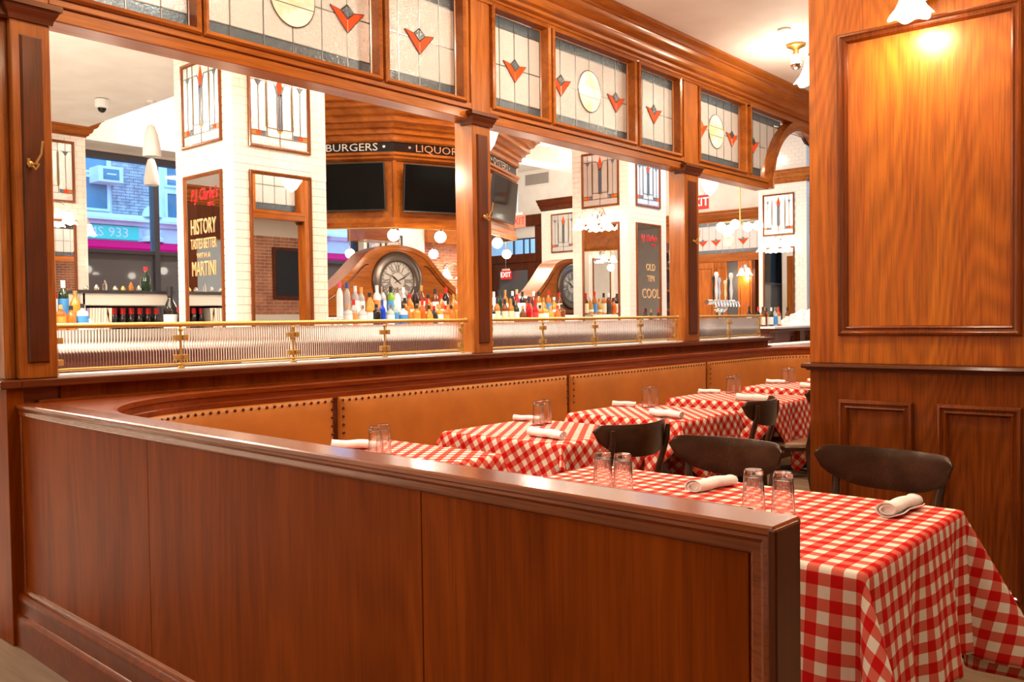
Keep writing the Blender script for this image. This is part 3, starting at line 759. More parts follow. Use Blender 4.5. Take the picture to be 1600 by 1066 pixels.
def cloth(x0, x1, y0, y1, z, sx, sy, rot, label, seed, step=0.02, ox=0, oy=0):
    rnd = random.Random(seed); ph = [rnd.uniform(0, 6.28) for _ in range(8)]
    cx, cy = (x0 + x1) / 2, (y0 + y1) / 2; w, d = (x1 - x0) / 2 - 0.004, (y1 - y0) / 2 - 0.004
    c, s_ = cos(rot), sin(rot)
    nx, ny = int(sx / step) + 1, int(sy / step) + 1
    mb = MB(); mb.uv = []
    for j in range(ny):
        for i in range(nx):
            u = -sx / 2 + sx * i / (nx - 1); v = -sy / 2 + sy * j / (ny - 1)
            px, py = c * u - s_ * v + ox, s_ * u + c * v + oy
            qx, qy = max(-w, min(w, px)), max(-d, min(d, py))
            dx, dy = px - qx, py - qy; L = math.hypot(dx, dy)
            mb.uv.append((u + 0.4 + ph[0] * 0.01, v + 0.4))
            if L < 1e-6:
                zz = 0.0012 * sin(px * 9 + ph[0]) * sin(py * 11 + ph[1])
                mb.v.append((px, py, zz + 0.0015)); continue
            n_x, n_y = dx / L, dy / L
            r = 0.014; a = min(L / r, pi / 2)
            out = r * sin(a); down = r * (1 - cos(a)); rest = max(0.0, L - r * pi / 2)
            corner = abs(n_x * n_y) > 1e-6
            if corner:
                ang = math.atan2(abs(n_y), abs(n_x)); k = sin(2 * ang)
                fl = rest * (0.03 + 0.46 * k ** 3.0 + 0.05 * sin(6 * ang + ph[2]))
                dz = math.sqrt(max(rest * rest - (fl * 0.8) ** 2, 0.2 * rest * rest))
            else:
                tcoord = qx if abs(n_y) > 0.5 else qy
                tt = rest / 0.4
                k2 = ph[4] + (1.7 if abs(n_y) > 0.5 else 0) + (2.1 if (n_x + n_y) > 0 else 0)
                fl = rest * 0.045 + tt * (0.024 * sin(tcoord * 15 + k2) + 0.013 * sin(tcoord * 31 + k2 * 2.3)) + 0.005 * tt
                dz = rest * 0.995
            mb.v.append((qx + n_x * (out + fl), qy + n_y * (out + fl), -down - dz + 0.0015))
    for j in range(ny - 1):
        for i in range(nx - 1): mb.f.append((j * nx + i, j * nx + i + 1, (j + 1) * nx + i + 1, (j + 1) * nx + i))
    o = mb.build('tablecloth', ging, None, smooth=180, recalc=False)
    sm = o.modifiers.new('thickness', 'SOLIDIFY'); sm.thickness = 0.0012; sm.offset = 1
    o.location = (cx, cy, z)
    return tag(o, label, 'tablecloth', 'red and cream gingham tablecloths')
TZ = 0.750
near = table(2.135, 3.02, 0.745, 2.17, 'long near table, its legs hidden under the gingham cloth, in front of the wooden pillar', bases=2)
cloth(2.135, 3.02, 0.745, 2.17, TZ, 1.86, 2.36, 0.0, 'red gingham tablecloth hanging nearly to the floor on the nearest table', 3, 0.0155, ox=0.015, oy=0.01)
TB = [(2.26, 3.00, 2.70, 3.52, 34, 'behind the low wall, partly hidden by its wooden cap'), (3.405, 4.16, 2.66, 3.50, 33, 'second along the booth, standing left of the first dark chair'),
      (4.56, 5.31, 2.66, 3.50, 43, 'third along the booth, between the first and second chairs'), (5.83, 6.58, 2.66, 3.50, 45, 'fourth along the booth, beyond the second chair'),
      (7.10, 7.85, 2.66, 3.50, 40, 'fifth along the booth, only its top edge showing'), (8.35, 9.05, 2.75, 3.45, 44, 'last along the booth, at the pillar edge')]
for i, (x0, x1, y0, y1, a, wh) in enumerate(TB):
    table(x0, x1, y0, y1, 'dining table under gingham ' + wh)
    cloth(x0, x1, y0, y1, TZ, 1.36, 1.36, radians(a), 'red gingham tablecloth draped cornerwise ' + wh, 20 + i, 0.022)

# ---- tumblers, upside down
def tumbler_mesh():
    pr = [(0.0, 0.140), (0.026, 0.140), (0.0295, 0.137), (0.0305, 0.128), (0.0305, 0.118), (0.0315, 0.10), (0.0345, 0.05), (0.0375, 0.0), (0.0352, 0.0), (0.0322, 0.05), (0.029, 0.10), (0.0272, 0.116), (0.020, 0.121), (0, 0.122)]
    return MB().lathe(pr, (0, 0, 0), 28).mesh('drinking_glass', glass, smooth=40)
TM = tumbler_mesh()
def tumbler(x, y, label, rot=0):
    o = link('drinking_glass', TM); o.location = (x, y, TZ + 0.005); o.rotation_euler = (0, 0, rot); tag(o, label, 'glass', 'upturned tumblers on the tables')
GL = [(2.565, 1.815, 'on the nearest table, left one of the far pair'), (2.575, 1.735, 'on the nearest table, right one of the far pair'),
      (2.555, 1.230, 'on the nearest table, beside the booth wall end, left of two'), (2.560, 1.135, 'on the nearest table, beside the booth wall end, right of two'),
      (2.575, 3.085, 'on the table behind the low wall, the front one'), (2.655, 3.125, 'on the table behind the low wall, the back one'),
      (3.93, 3.235, 'on the second booth table, the left one'), (4.02, 3.255, 'on the second booth table, the right one'),
      (5.13, 3.255, 'on the third booth table, the left one'), (5.23, 3.27, 'on the third booth table, the right one'),
      (6.42, 3.285, 'on the fourth booth table, the left one'), (6.53, 3.29, 'on the fourth booth table, the right one'),
      (7.66, 3.37, 'on the fifth booth table, the left one'), (7.77, 3.36, 'on the fifth booth table, the right one')]
for x, y, l in GL: tumbler(x, y, 'upturned clear tumbler ' + l)
# ---- rolled napkins
def napkin_mesh(seed, L=0.20, r=0.026):
    rnd = random.Random(seed); mb = MB(); N = 46; turns = 1.8; K = 14
    a0 = rnd.uniform(0, 6)
    for side in (0, 1):
        for j in range(K + 1):
            for i in range(N + 1):
                t = i / N; a = a0 + t * turns * 2 * pi; rr = (0.40 + 0.60 * t) * r * (1 + 0.10 * sin(j * 0.7 + a * 1.0)) - side * 0.0026
                y = (j / K - 0.5) * L + 0.006 * sin(a * 1.0 + 1) * (1 if j in (0, K) else 0.3)
                q = 1 - 0.05 * (2 * j / K - 1)
                mb.v.append((rr * cos(a) * 1.28 * q, y, rr * sin(a) * 0.88 * q + 0.0))
    M = (K + 1) * (N + 1)
    for s_ in (0, 1):
        for j in range(K):
            for i in range(N):
                b_ = s_ * M + j * (N + 1) + i; mb.f.append((b_, b_ + 1, b_ + N + 2, b_ + N + 1))
    for j in range(K):
        for i in (0, N):
            b_ = j * (N + 1) + i; mb.f.append((b_, b_ + N + 1, M + b_ + N + 1, M + b_))
    for j in (0, K):
        for i in range(N):
            b_ = j * (N + 1) + i; mb.f.append((b_, b_ + 1, M + b_ + 1, M + b_))
    for y in (-L / 2 + 0.007, L / 2 - 0.007):
        n0 = len(mb.v); mb.v += [(r * 0.80 * cos(2 * pi * k / 16) * 1.28, y, r * 0.80 * sin(2 * pi * k / 16) * 0.88) for k in range(16)]; mb.f.append(tuple(range(n0, n0 + 16)))
    zmin = min(v[2] for v in mb.v); mb.v = [(x, y, z - zmin) for x, y, z in mb.v]
    return mb.mesh('napkin', linen, smooth=50)
NM = [napkin_mesh(i) for i in range(3)]
def napkin(x, y, rz, label, i=0, s=1.0):
    o = link('rolled_napkin', NM[i % 3]); o.location = (x, y, TZ + 0.003); o.rotation_euler = (0, 0, rz); o.scale = (s, s, s); tag(o, label, 'napkin', 'rolled white napkins on the tables')
def nap2(p, q, label, i):
    d = Vector(q) - Vector(p); c = (Vector(p) + Vector(q)) / 2; napkin(c.x, c.y, math.atan2(d.y, d.x) - pi / 2, label, i, max(0.85, min(1.25, d.length / 0.20)))
nap2((2.735, 1.545), (2.945, 1.505), 'rolled white napkin on the nearest table, in front of the left chair', 0)
nap2((2.745, 0.888), (2.96, 0.868), 'rolled white napkin on the nearest table near its right-hand corner', 1)
nap2((2.36, 1.53), (2.44, 1.36), 'rolled white napkin on the nearest table, half hidden by the low wall cap', 2)
nap2((2.60, 3.45), (2.76, 3.28), 'rolled white napkin beside the glasses on the table behind the low wall', 0)
nap2((2.30, 3.08), (2.46, 2.98), 'rolled white napkin at the near side of the table behind the low wall', 1)
nap2((4.00, 3.485), (4.05, 3.335), 'rolled white napkin behind the glasses on the second booth table', 2)
nap2((3.55, 2.98), (3.52, 2.74), 'rolled white napkin at the chair side of the second booth table', 0)
nap2((5.08, 3.495), (5.12, 3.350), 'rolled white napkin behind the glasses on the third booth table', 1)
nap2((4.665, 2.93), (4.64, 2.70), 'rolled white napkin at the chair side of the third booth table', 2)
nap2((6.32, 3.50), (6.38, 3.375), 'rolled white napkin behind the glasses on the fourth booth table', 0)
nap2((5.92, 2.98), (5.93, 2.74), 'rolled white napkin at the chair side of the fourth booth table', 1)
nap2((7.54, 3.49), (7.56, 3.34), 'rolled white napkin left of the glasses on the fifth booth table', 2)
nap2((7.24, 3.05), (7.25, 2.82), 'rolled white napkin at the chair side of the fifth booth table', 0)
nap2((8.62, 3.40), (8.62, 3.18), 'rolled white napkin on the last booth table', 1)
# ---- white squeeze bottle
t = thing('dispenser_bottle', 'white plastic dispenser bottle with tan cap at the far end of the booth', 'bottle', (9.35, 3.24, 0.755))
MB().lathe([(0, 0), (0.033, 0), (0.036, 0.006), (0.036, 0.16), (0.030, 0.185), (0.015, 0.198), (0.015, 0.205), (0, 0.205)], (0, 0, 0), 20).build('body', white_p, t, smooth=40)
MB().lathe([(0.014, 0.20), (0.020, 0.203), (0.020, 0.228), (0, 0.230)], (0, 0, 0), 16).build('cap', flat('tan cap', (0.65, 0.38, 0.16), 0.4), t, smooth=40)
table(9.12, 9.6, 2.9, 3.42, 'small end table beyond the last booth table, holding the white bottle', tz=0.757)

# ---- bentwood chairs
def chair(label):
    """origin on the floor under the seat centre; the back is on the -y side, sitter faces +y"""
    t = thing('bentwood_chair', label, 'chair', (0, 0, 0), 0, 'dark bentwood chairs at the tables')
    MB().lathe([(0, 0.462), (0.15, 0.466), (0.185, 0.462), (0.198, 0.45), (0.200, 0.44), (0, 0.44)], (0, 0, 0), 32).build('seat', seatvin, t, smooth=40)
    MB().lathe([(0.0, 0.44), (0.204, 0.44), (0.210, 0.434), (0.210, 0.412), (0.204, 0.406), (0.0, 0.406)], (0, 0, 0), 32).build('seat_frame', chairwood, t, smooth=40)
    for s_ in (-1, 1):
        MB().tube([(s_ * 0.175, -0.235, 0.0), (s_ * 0.178, -0.195, 0.25), (s_ * 0.178, -0.185, 0.44), (s_ * 0.188, -0.222, 0.62), (s_ * 0.200, -0.262, 0.76), (s_ * 0.204, -0.268, 0.832)], [0.014, 0.017, 0.018, 0.017, 0.016, 0.012], 10).build('rear_leg', chairwood, t, smooth=60)
        MB().tube([(s_ * 0.185, 0.185, 0.0), (s_ * 0.160, 0.155, 0.25), (s_ * 0.150, 0.140, 0.42)], [0.012, 0.016, 0.019], 10).build('front_leg', chairwood, t, smooth=60)
    MB().tube([(0.15 * cos(2 * pi * k / 24), 0.15 * sin(2 * pi * k / 24) - 0.01, 0.22) for k in range(25)], 0.008, 8, cap=False).build('stretcher', chairwood, t, smooth=60)
    # crest: a curved, crescent-ended plank
    N = 28; M = 8; mb = MB()
    def pt(a, b_, side):
        x = a * 0.258
        e_ = math.sqrt(max(0.0, 1 - abs(a) ** 18))
        top = 0.822 + 0.033 * e_ + 0.006 * a * a
        bot = 0.822 - 0.033 * e_ - 0.095 * (1 - abs(a) ** 3.0)
        z = bot + (top - bot) * b_
        yy = -0.300 + 0.110 * a * a - 0.05 * (z - 0.72)
        th = 0.0100 * (1 - (2 * b_ - 1) ** 6 * 0.6)
        return (x, yy + side * th, z)
    for side in (-1, 1):
        for j in range(M + 1):
            for i in range(N + 1): mb.v.append(pt(2 * i / N - 1, j / M, side))
    K = (N + 1) * (M + 1)
    for s_ in (0, 1):
        for j in range(M):
            for i in range(N):
                b_ = s_ * K + j * (N + 1) + i; mb.f.append((b_, b_ + 1, b_ + N + 2, b_ + N + 1))
    for i in range(N):
        for j in (0, M):
            b_ = j * (N + 1) + i; mb.f.append((b_, b_ + 1, K + b_ + 1, K + b_))
    for j in range(M):
        for i in (0, N):
            b_ = j * (N + 1) + i; mb.f.append((b_, b_ + N + 1, K + b_ + N + 1, K + b_))
    mb.build('crest_rail', chairwood, t, smooth=50)
    return t
c0 = chair('x')
CH = [(3.13, 1.735, radians(90), 'dark bentwood chair behind the nearest table, left of the wooden pillar'),
      (3.20, 1.130, radians(87), 'dark bentwood chair behind the nearest table, in front of the wooden pillar'),
      (3.70, 2.62, radians(-9), 'dark bentwood chair at the second booth table, seen from behind'),
      (5.10, 2.64, radians(8), 'dark bentwood chair with brown seat at the third booth table, turned sideways'),
      (6.14, 2.66, radians(4), 'dark bentwood chair at the fourth booth table, partly hidden by the pillar')]
# the back sits on -y: rotating by +90 degrees puts it on +x
for i, (x, y, a, l) in enumerate(CH):
    o = c0 if i == 0 else copy_tree(c0)
    o.location = (x, y, 0); o.rotation_euler = (0, 0, a); o['label'] = l

# ================================================================== TILED COLUMNS
def tile_mesh(w, h, me={}):
    k = (round(w, 4), h)
    if k not in me:
        a, b_ = w / 2, h / 2; c = 0.003
        me[k] = MB().add([(-a, 0, -b_), (a, 0, -b_), (a, 0, b_), (-a, 0, b_), (-a + c, -0.006, -b_ + c), (a - c, -0.006, -b_ + c), (a - c, -0.006, b_ - c), (-a + c, -0.006, b_ - c)],
                         [(4, 5, 6, 7), (0, 1, 5, 4), (1, 2, 6, 5), (2, 3, 7, 6), (3, 0, 4, 7)]).mesh('tile', tile_m)
    return me[k]
TW, TH = 0.152, 0.0765
def tile_face(par, mp, rz, u0, u1, z0, z1, holes, budget):
    joined = MB(); row = 0; z = z0
    while z < z1 - 0.01:
        h = min(TH, z1 - z); u = u0 - (TW / 2 if row % 2 else 0)
        while u < u1 - 0.005:
            a, b_ = max(u, u0), min(u + TW, u1)
            if b_ - a > 0.012 and not any(a > ha and b_ < hb and z > hc and z + h < hd for ha, hb, hc, hd in holes):
                w_, hh = b_ - a - 0.003, round(h - 0.003, 4); cu, cz = (a + b_) / 2, z + h / 2
                if budget[0] > 0:
                    budget[0] -= 1
                    o = link('tile', tile_mesh(w_, hh), par); o.location = mp(cu, cz, 0); o.rotation_euler = (0, 0, rz)
                else: joined.mslab(mp, [(cu - w_ / 2, cz - hh / 2), (cu + w_ / 2, cz - hh / 2), (cu + w_ / 2, cz + hh / 2), (cu - w_ / 2, cz + hh / 2)], -0.001, 0.006)
            u += TW
        z += TH; row += 1
    if joined.v: tag(joined.build('tile_field', tile_m, par, bev=0), kind='stuff')
def stained_motif(mp, u0, u1, z0, z1, label, frame_m=framew, group='framed stained glass panels on the tiled columns', reflect=False):
    """leaded art panel: central diamond flower over slate stem, olive bars, coloured squares at the foot"""
    c = mp((u0 + u1) / 2, z0, 0)
    t = thing('stained_glass_panel', label, 'stained glass', c, 0, group)
    mm = lambda u, w, h: tuple(Vector(mp(u, w, h)) - Vector(c))
    W_, H_ = u1 - u0, z1 - z0
    MB().frame(mm, u0, z0, u1, z1, [(0, 0), (0, 0.026), (0.008, 0.032), (0.020, 0.030), (0.030, 0.022), (0.034, 0.012), (0.034, 0)]).build('frame', frame_m, t, smooth=30)
    a0, a1, b0_, b1_ = u0 + 0.034, u1 - 0.034, z0 + 0.034, z1 - 0.034
    W_, H_ = a1 - a0, b1_ - b0_
    U = lambda x: a0 + W_ * x
    Zf = lambda y: b0_ + H_ * y
    def pc(pts, m_, nm, h=0.012, h2=0.015): MB().mslab(mm, [(U(x), Zf(y)) for x, y in pts], h, h2).build(nm, m_, t)
    cols = [0, 0.27, 0.5, 0.73, 1]
    for x0, x1 in zip(cols, cols[1:]):
        for y0, y1 in ((0, 0.12), (0.12, 0.24), (0.24, 0.84), (0.84, 1)):
            pc([(x0, y0), (x1, y0), (x1, y1), (x0, y1)], c_clear, 'pane', 0.008, 0.012)
    pc([(0.455, 0.22), (0.545, 0.22), (0.545, 0.72), (0.455, 0.72)], c_grey, 'slate_pane')
    pc([(0.455, 0.22), (0.545, 0.22), (0.5, 0.165)], g_amber, 'amber_pane')
    pc([(0.5, 0.70), (0.555, 0.82), (0.5, 0.97), (0.445, 0.82)], g_red, 'red_pane', 0.013, 0.017)
    pc([(0.40, 0.87), (0.44, 0.82), (0.495, 0.70), (0.455, 0.68)], c_grey, 'slate_pane')
    pc([(0.60, 0.87), (0.545, 0.68), (0.505, 0.70), (0.56, 0.82)], c_grey, 'slate_pane')
    for x in (0.27, 0.73): pc([(x - 0.022, 0.24), (x + 0.022, 0.24), (x + 0.022, 0.84), (x - 0.022, 0.84)], g_olive, 'olive_pane')
    for x in (0.125, 0.875): pc([(x - 0.06, 0.86), (x + 0.06, 0.86), (x, 0.77)], c_grey, 'slate_pane')
    for i, m_ in enumerate((g_amber, g_red, c_grey)):
        pc([(0.0 + i * 0.085, 0.12), (0.08 + i * 0.085, 0.12), (0.08 + i * 0.085, 0.185), (0.0 + i * 0.085, 0.185)], m_, 'colour_pane')
        pc([(1.0 - i * 0.085, 0.12), (0.92 - i * 0.085, 0.12), (0.92 - i * 0.085, 0.185), (1.0 - i * 0.085, 0.185)], m_, 'colour_pane')
    cm = MB(); e = 0.0035
    def vl(x, y0, y1): cm.mbox(mm, U(x) - e, Zf(y0), U(x) + e, Zf(y1), 0.011, 0.018)
    def hl(y, x0, x1): cm.mbox(mm, U(x0), Zf(y) - e, U(x1), Zf(y) + e, 0.011, 0.018)
    vl(0.125, 0.18, 0.78); vl(0.875, 0.18, 0.78); vl(0.125, 0.86, 1); vl(0.875, 0.86, 1)
    vl(0.455, 0.22, 0.72); vl(0.545, 0.22, 0.72); vl(0.27, 0.12, 1); vl(0.73, 0.12, 1); vl(0.5, 0, 0.165); vl(0.5, 0.22, 0.7)
    hl(0.12, 0, 1); hl(0.24, 0.27, 0.73); hl(0.86, 0, 0.4); hl(0.86, 0.6, 1); hl(0.185, 0, 0.27); hl(0.185, 0.73, 1)
    cm.build('lead_came', lead, t)
    return t
def wall_mirror(mp, u0, u1, z0, z1, label, glassmat=None):
    c = mp((u0 + u1) / 2, z0, 0)
    t = thing('framed_mirror', label, 'mirror', c, 0, 'tall framed mirrors on the tiled columns')
    mm = lambda u, w, h: tuple(Vector(mp(u, w, h)) - Vector(c))
    MB().frame(mm, u0, z0, u1, z1, [(0, 0), (0, 0.026), (0.008, 0.032), (0.020, 0.030), (0.030, 0.022), (0.036, 0.012), (0.036, 0)]).build('frame', framew, t, smooth=30)
    MB().mbox(mm, u0 + 0.03, z0 + 0.03, u1 - 0.03, z1 - 0.03, 0.006, 0.013).build('mirror_glass', glassmat or mirror, t)
    return t, mm
CN = 0
def column(x, y, ztop, which, tiles=0, zt0=1.0, s=1.03, crown=False):
    c = struct(MB().box(x, y, 0, x + s, y + s, ztop).build('column', grout))
    budget = [tiles]
    tile_face(c, mapX(x), -pi / 2, y, y + s, zt0, ztop, [(y + 0.17, y + 0.85, 3.05, 3.80), (y + 0.17, y + 0.85, 1.15, 2.78)], budget)
    tile_face(c, mapY(y), 0, x, x + s, zt0, ztop, [(x + 0.17, x + 0.85, 3.05, 3.80), (x + 0.17, x + 0.85, 1.15, 2.78)], budget)
    MB().sweep([(x, y + s), (x, y), (x + s, y), (x + s, y + s)], [(0, 0), (0.0055, 0), (0.0055, 1.0), (0, 1.0)]).build('dado', barbody, c)
    if crown:
        MB().sweep([(x, y + s), (x, y), (x + s, y), (x + s, y + s)], [(o * 0.8, z) for o, z in CROWN], z0=crown).build('crown_moulding', wx, c, smooth=35)
    return c
column(4.34, 7.13, 4.0, 'near', 300)
column(4.07, 12.0, 4.0, 'window', 0, crown=3.87)
column(10.8, 7.13, 5.1, 'middle', 0)
column(17.26, 7.13, 5.1, 'far', 0, crown=4.08)
c1 = 4.34; 
stained_motif(mapX(4.34), 7.29, 8.00, 3.05, 3.86, 'brightly lit stained glass panel on the left face of the nearest tiled column')
stained_motif(mapY(7.13), 4.495, 5.18, 3.00, 3.76, 'stained glass panel on the right face of the nearest tiled column')
mt1, mm1 = wall_mirror(mapX(4.34), 7.30, 7.99, 1.20, 2.79, 'tall framed mirror lettered History Tastes Better With A Martini on the nearest column')
mX = mapX(4.34)
text("P.J. Clarke's", 0.165, mX, 7.62, 2.59, 0.016, logored, mt1, sx=-0.62, shear=0.25, label=None)
text("NYC", 0.055, mX, 7.50, 2.49, 0.016, logored, mt1, sx=-1.0)
for s_, z, sz, sx_ in (("HISTORY", 2.285, 0.21, 0.54), ("TASTES BETTER", 2.125, 0.14, 0.48), ("WITH A", 2.015, 0.07, 1.0), ("MARTINI", 1.885, 0.20, 0.57)):
    text(s_, sz, mX, 7.65, z, 0.016, gold, mt1, sx=-sx_)
wall_mirror(mapY(7.13), 4.495, 5.18, 1.20, 2.785, 'tall framed mirror on the right face of the nearest column reflecting brick wall')
stained_motif(mapX(10.8), 7.29, 7.97, 3.03, 3.86, 'stained glass panel above the glowing sconce on the middle tiled column')
stained_motif(mapY(7.13), 10.97, 11.65, 3.03, 3.76, 'shaded stained glass panel on the right face of the middle tiled column')
wall_mirror(mapX(10.8), 7.29, 7.97, 1.20, 2.79, 'framed mirror below the three-light sconce on the middle tiled column')
mt2, mm2 = wall_mirror(mapY(7.13), 10.97, 11.65, 1.20, 2.78, 'narrow framed mirror with red script logo on the right face of the middle column')
mY = mapY(7.13)
text("P.J. Clarke's", 0.13, mY, 11.32, 2.56, 0.016, logored, mt2, sx=0.72, shear=0.25); text("NYC", 0.05, mY, 11.45, 2.46, 0.016, logored, mt2)
for s_, z, sz in (("OLD", 2.12, 0.15), ("TEN", 1.95, 0.13), ("COOL", 1.72, 0.21)): text(s_, sz, mY, 11.36, z, 0.016, gold, mt2, sx=0.85)
stained_motif(mapX(17.26), 7.38, 8.06, 3.02, 3.88, 'stained glass panel on the far tiled column seen below the arch')
stained_motif(mapY(7.13), 17.40, 18.1, 3.02, 3.80, 'stained glass panel on the right face of the far column at the pillar edge')
wall_mirror(mapX(17.26), 7.38, 8.06, 1.20, 2.78, 'framed mirror with sconce light on the far tiled column')
wall_mirror(mapY(7.13), 17.40, 18.1, 1.20, 2.76, 'framed mirror on the right face of the far column at the pillar edge')
stained_motif(mapY(12.0), 4.23, 4.95, 2.98, 3.79, 'stained glass panel on the tiled column beside the street window')
wall_mirror(mapY(12.0), 4.23, 4.95, 1.20, 2.76, 'framed mirror on the tiled column beside the street window')
sconce('three-light nickel sconce blazing over the mirror of the middle tiled column', (10.78, 7.63, 2.90), (-1, 0), (-0.24, 0.0, 0.24), s=1.35)
sconce('three-light nickel sconce over the mirror of the far tiled column', (17.24, 7.72, 2.90), (-1, 0), (-0.26, 0.0, 0.26), s=1.45)
sconce('nickel wall sconce with frosted bells on the column beside the street window', (4.60, 11.98, 2.87), (0, -1), (-0.2, 0.18), s=1.3)
sconce('single bell sconce sticking out beside the street window', (5.12, 12.45, 2.80), (1, 0), (0.0,), s=1.3)

# ================================================================== BAR
def bar(x0, x1, label, riser=True):
    t = thing('bar_counter', label, 'bar counter', ((x0 + x1) / 2, 6.9, 0), 0, 'sections of the bar counter')
    h = (x1 - x0) / 2
    MB().box(-h + 0.03, 0.0, 0, h - 0.03, 1.55, 1.165).build('body', barbody, t)
    for i in range(int(2 * h / 0.8)):
        a = -h + 0.06 + i * 0.8
        MB().mbox(mapY(0.0), a, 0.16, a + 0.74, 1.10, 0, 0.02).build('front_panel', barbody, t, bev=0.01)
    MB().box(-h, -0.12, 1.165, h, 1.62, 1.20).build('worktop', marble, t, bev=0.006)
    if riser:
        MB().box(-h + 0.1, 0.62, 1.20, h - 0.1, 1.50, 1.30).build('lower_tier', marble, t, bev=0.004)
        MB().box(-h + 0.1, 1.02, 1.30, h - 0.1, 1.50, 1.42).build('upper_tier', marble, t, bev=0.004)
    if riser: MB().box(-h + 0.1, 1.50, 0, h - 0.1, 2.30, 1.438).build('back_shelf', kx, t, bev=0.004)
    return t
bar(5.45, 10.70, 'long middle section of the bar with marble top under the clock and bottles')
bar(1.9, 4.27, 'left section of the bar with marble top in front of the street window', riser=False)
bar(11.95, 17.1, 'far right section of the bar with marble top by the beer taps', riser=False)

# bottles
BPROF = {
    'tall': [(0, 0), (0.036, 0), (0.038, 0.005), (0.038, 0.175), (0.034, 0.20), (0.016, 0.232), (0.0135, 0.25), (0.0135, 0.292), (0, 0.293)],
    'wine': [(0, 0), (0.036, 0), (0.0375, 0.005), (0.0375, 0.17), (0.032, 0.20), (0.016, 0.235), (0.0135, 0.26), (0.0135, 0.305), (0, 0.306)],
    'round': [(0, 0), (0.040, 0), (0.046, 0.02), (0.047, 0.09), (0.040, 0.13), (0.020, 0.165), (0.0145, 0.18), (0.0145, 0.222), (0, 0.223)],
    'square': [(0, 0), (0.045, 0), (0.048, 0.006), (0.048, 0.15), (0.043, 0.168), (0.017, 0.182), (0.0145, 0.19), (0.0145, 0.232), (0, 0.233)],
    'slim': [(0, 0), (0.031, 0), (0.033, 0.005), (0.031, 0.21), (0.026, 0.235), (0.014, 0.265), (0.0125, 0.28), (0.0125, 0.325), (0, 0.326)]}
def bm(name, col, tr=0.45): return flat('bottle ' + name, col, 0.06, trans=tr, coat=0.5, ior=1.4)
BC = {'clear': bm('clear', (0.88, 0.90, 0.90), 0.6), 'frosted white': bm('frosted', (0.90, 0.88, 0.87), 0.0), 'amber': bm('amber', (0.80, 0.26, 0.03)), 'honey': bm('honey', (0.92, 0.45, 0.06)),
      'orange': bm('orange', (0.90, 0.20, 0.02)), 'brown': bm('brown', (0.28, 0.07, 0.02)), 'cobalt blue': bm('cobalt', (0.01, 0.07, 0.75), 0.25), 'pale green': bm('pale green', (0.62, 0.82, 0.74)),
      'bright green': bm('bright green', (0.30, 0.70, 0.06)), 'dark green': bm('dark green', (0.02, 0.06, 0.03)), 'black': bm('black', (0.015, 0.012, 0.012), 0.1), 'red': bm('red', (0.62, 0.01, 0.02), 0.3)}
CC = {'black': blackm, 'red': flat('cap red', (0.7, 0.02, 0.02), 0.35), 'white': white_p, 'pink': flat('cap pink', (0.85, 0.10, 0.24), 0.4), 'blue': flat('cap blue', (0.03, 0.09, 0.40), 0.35), 'gold': brass,
      'silver': chrome, 'orange': flat('cap orange', (0.85, 0.36, 0.10), 0.4), 'cork': flat('cap cork', (0.55, 0.36, 0.18), 0.8)}
LC = {'white': flat('label white', (0.86, 0.84, 0.80), 0.7), 'cream': flat('label cream', (0.80, 0.70, 0.50), 0.7), 'black': flat('label black', (0.03, 0.03, 0.03), 0.6), 'orange': flat('label orange', (0.80, 0.25, 0.04), 0.6),
      'red': flat('label red', (0.60, 0.03, 0.03), 0.6), 'blue': flat('label blue', (0.05, 0.25, 0.60), 0.6)}
BMC = {}
def bottle_meshes(kind, body, cap, lab):
    key = (kind, body, cap, lab)
    if key not in BMC:
        pr = BPROF[kind]; ztop = pr[-1][1]; rn = pr[-2][0]; rb = max(r for r, z in pr); seg = 14
        sh = [p for p in pr if p[0] > rb * 0.96]; zl0, zl1 = sh[0][1] + 0.02, sh[-1][1] - 0.02
        b_ = MB().lathe(pr, (0, 0, 0), seg).mesh('bottle', BC[body], smooth=50)
        neck = 0.055 if kind in ('tall', 'wine', 'slim') else 0.035
        c = MB().lathe([(rn + 0.0012, ztop - neck), (rn + 0.003, ztop - neck + 0.002), (rn + 0.003, ztop + 0.004), (0, ztop + 0.005)], (0, 0, 0), 12).mesh('cap', CC[cap], smooth=40)
        l = MB().lathe([(rb + 0.0006, zl0), (rb + 0.001, zl0 + 0.001), (rb + 0.001, zl1 - 0.001), (rb + 0.0006, zl1)], (0, 0, 0), seg).mesh('label', LC[lab], smooth=50) if lab else None
        BMC[key] = (b_, c, l)
    return BMC[key]
ORD = ['first', 'second', 'third', 'fourth', 'fifth', 'sixth', 'seventh', 'eighth', 'ninth', 'tenth', 'eleventh', 'twelfth', 'thirteenth', 'fourteenth', 'fifteenth', 'sixteenth', 'seventeenth', 'eighteenth', 'nineteenth', 'twentieth', 'twenty-first', 'twenty-second', 'twenty-third', 'twenty-fourth', 'twenty-fifth', 'twenty-sixth']
KW = {'tall': 'tall', 'wine': 'long-necked', 'round': 'squat round', 'square': 'broad-shouldered', 'slim': 'slim'}
def bottle(x, y, z, kind, body, cap, lab, label, group, s=1.0):
    b_, c, l = bottle_meshes(kind, body, cap, lab)
    o = link('bottle', b_); o.location = (x, y, z); o.scale = (s, s, s); o.rotation_euler = (0, 0, random.uniform(0, 6)); tag(o, label, 'bottle', group)
    link('cap', c, o)
    if l: link('label', l, o)
    return o
def brow(spec, x0, x1, y, z, where, group, s=1.0, jit=0.02):
    n = len(spec)
    for i, (k, b_, c, l) in enumerate(spec):
        x = x0 + (x1 - x0) * (i / max(1, n - 1)); 
        bottle(x, y + random.uniform(-jit, jit), z, k, b_, c, l, '%s %s bottle, %s %s' % (KW[k], b_, ORD[i], where), group, s * random.uniform(0.96, 1.04))
F = 'frosted white'
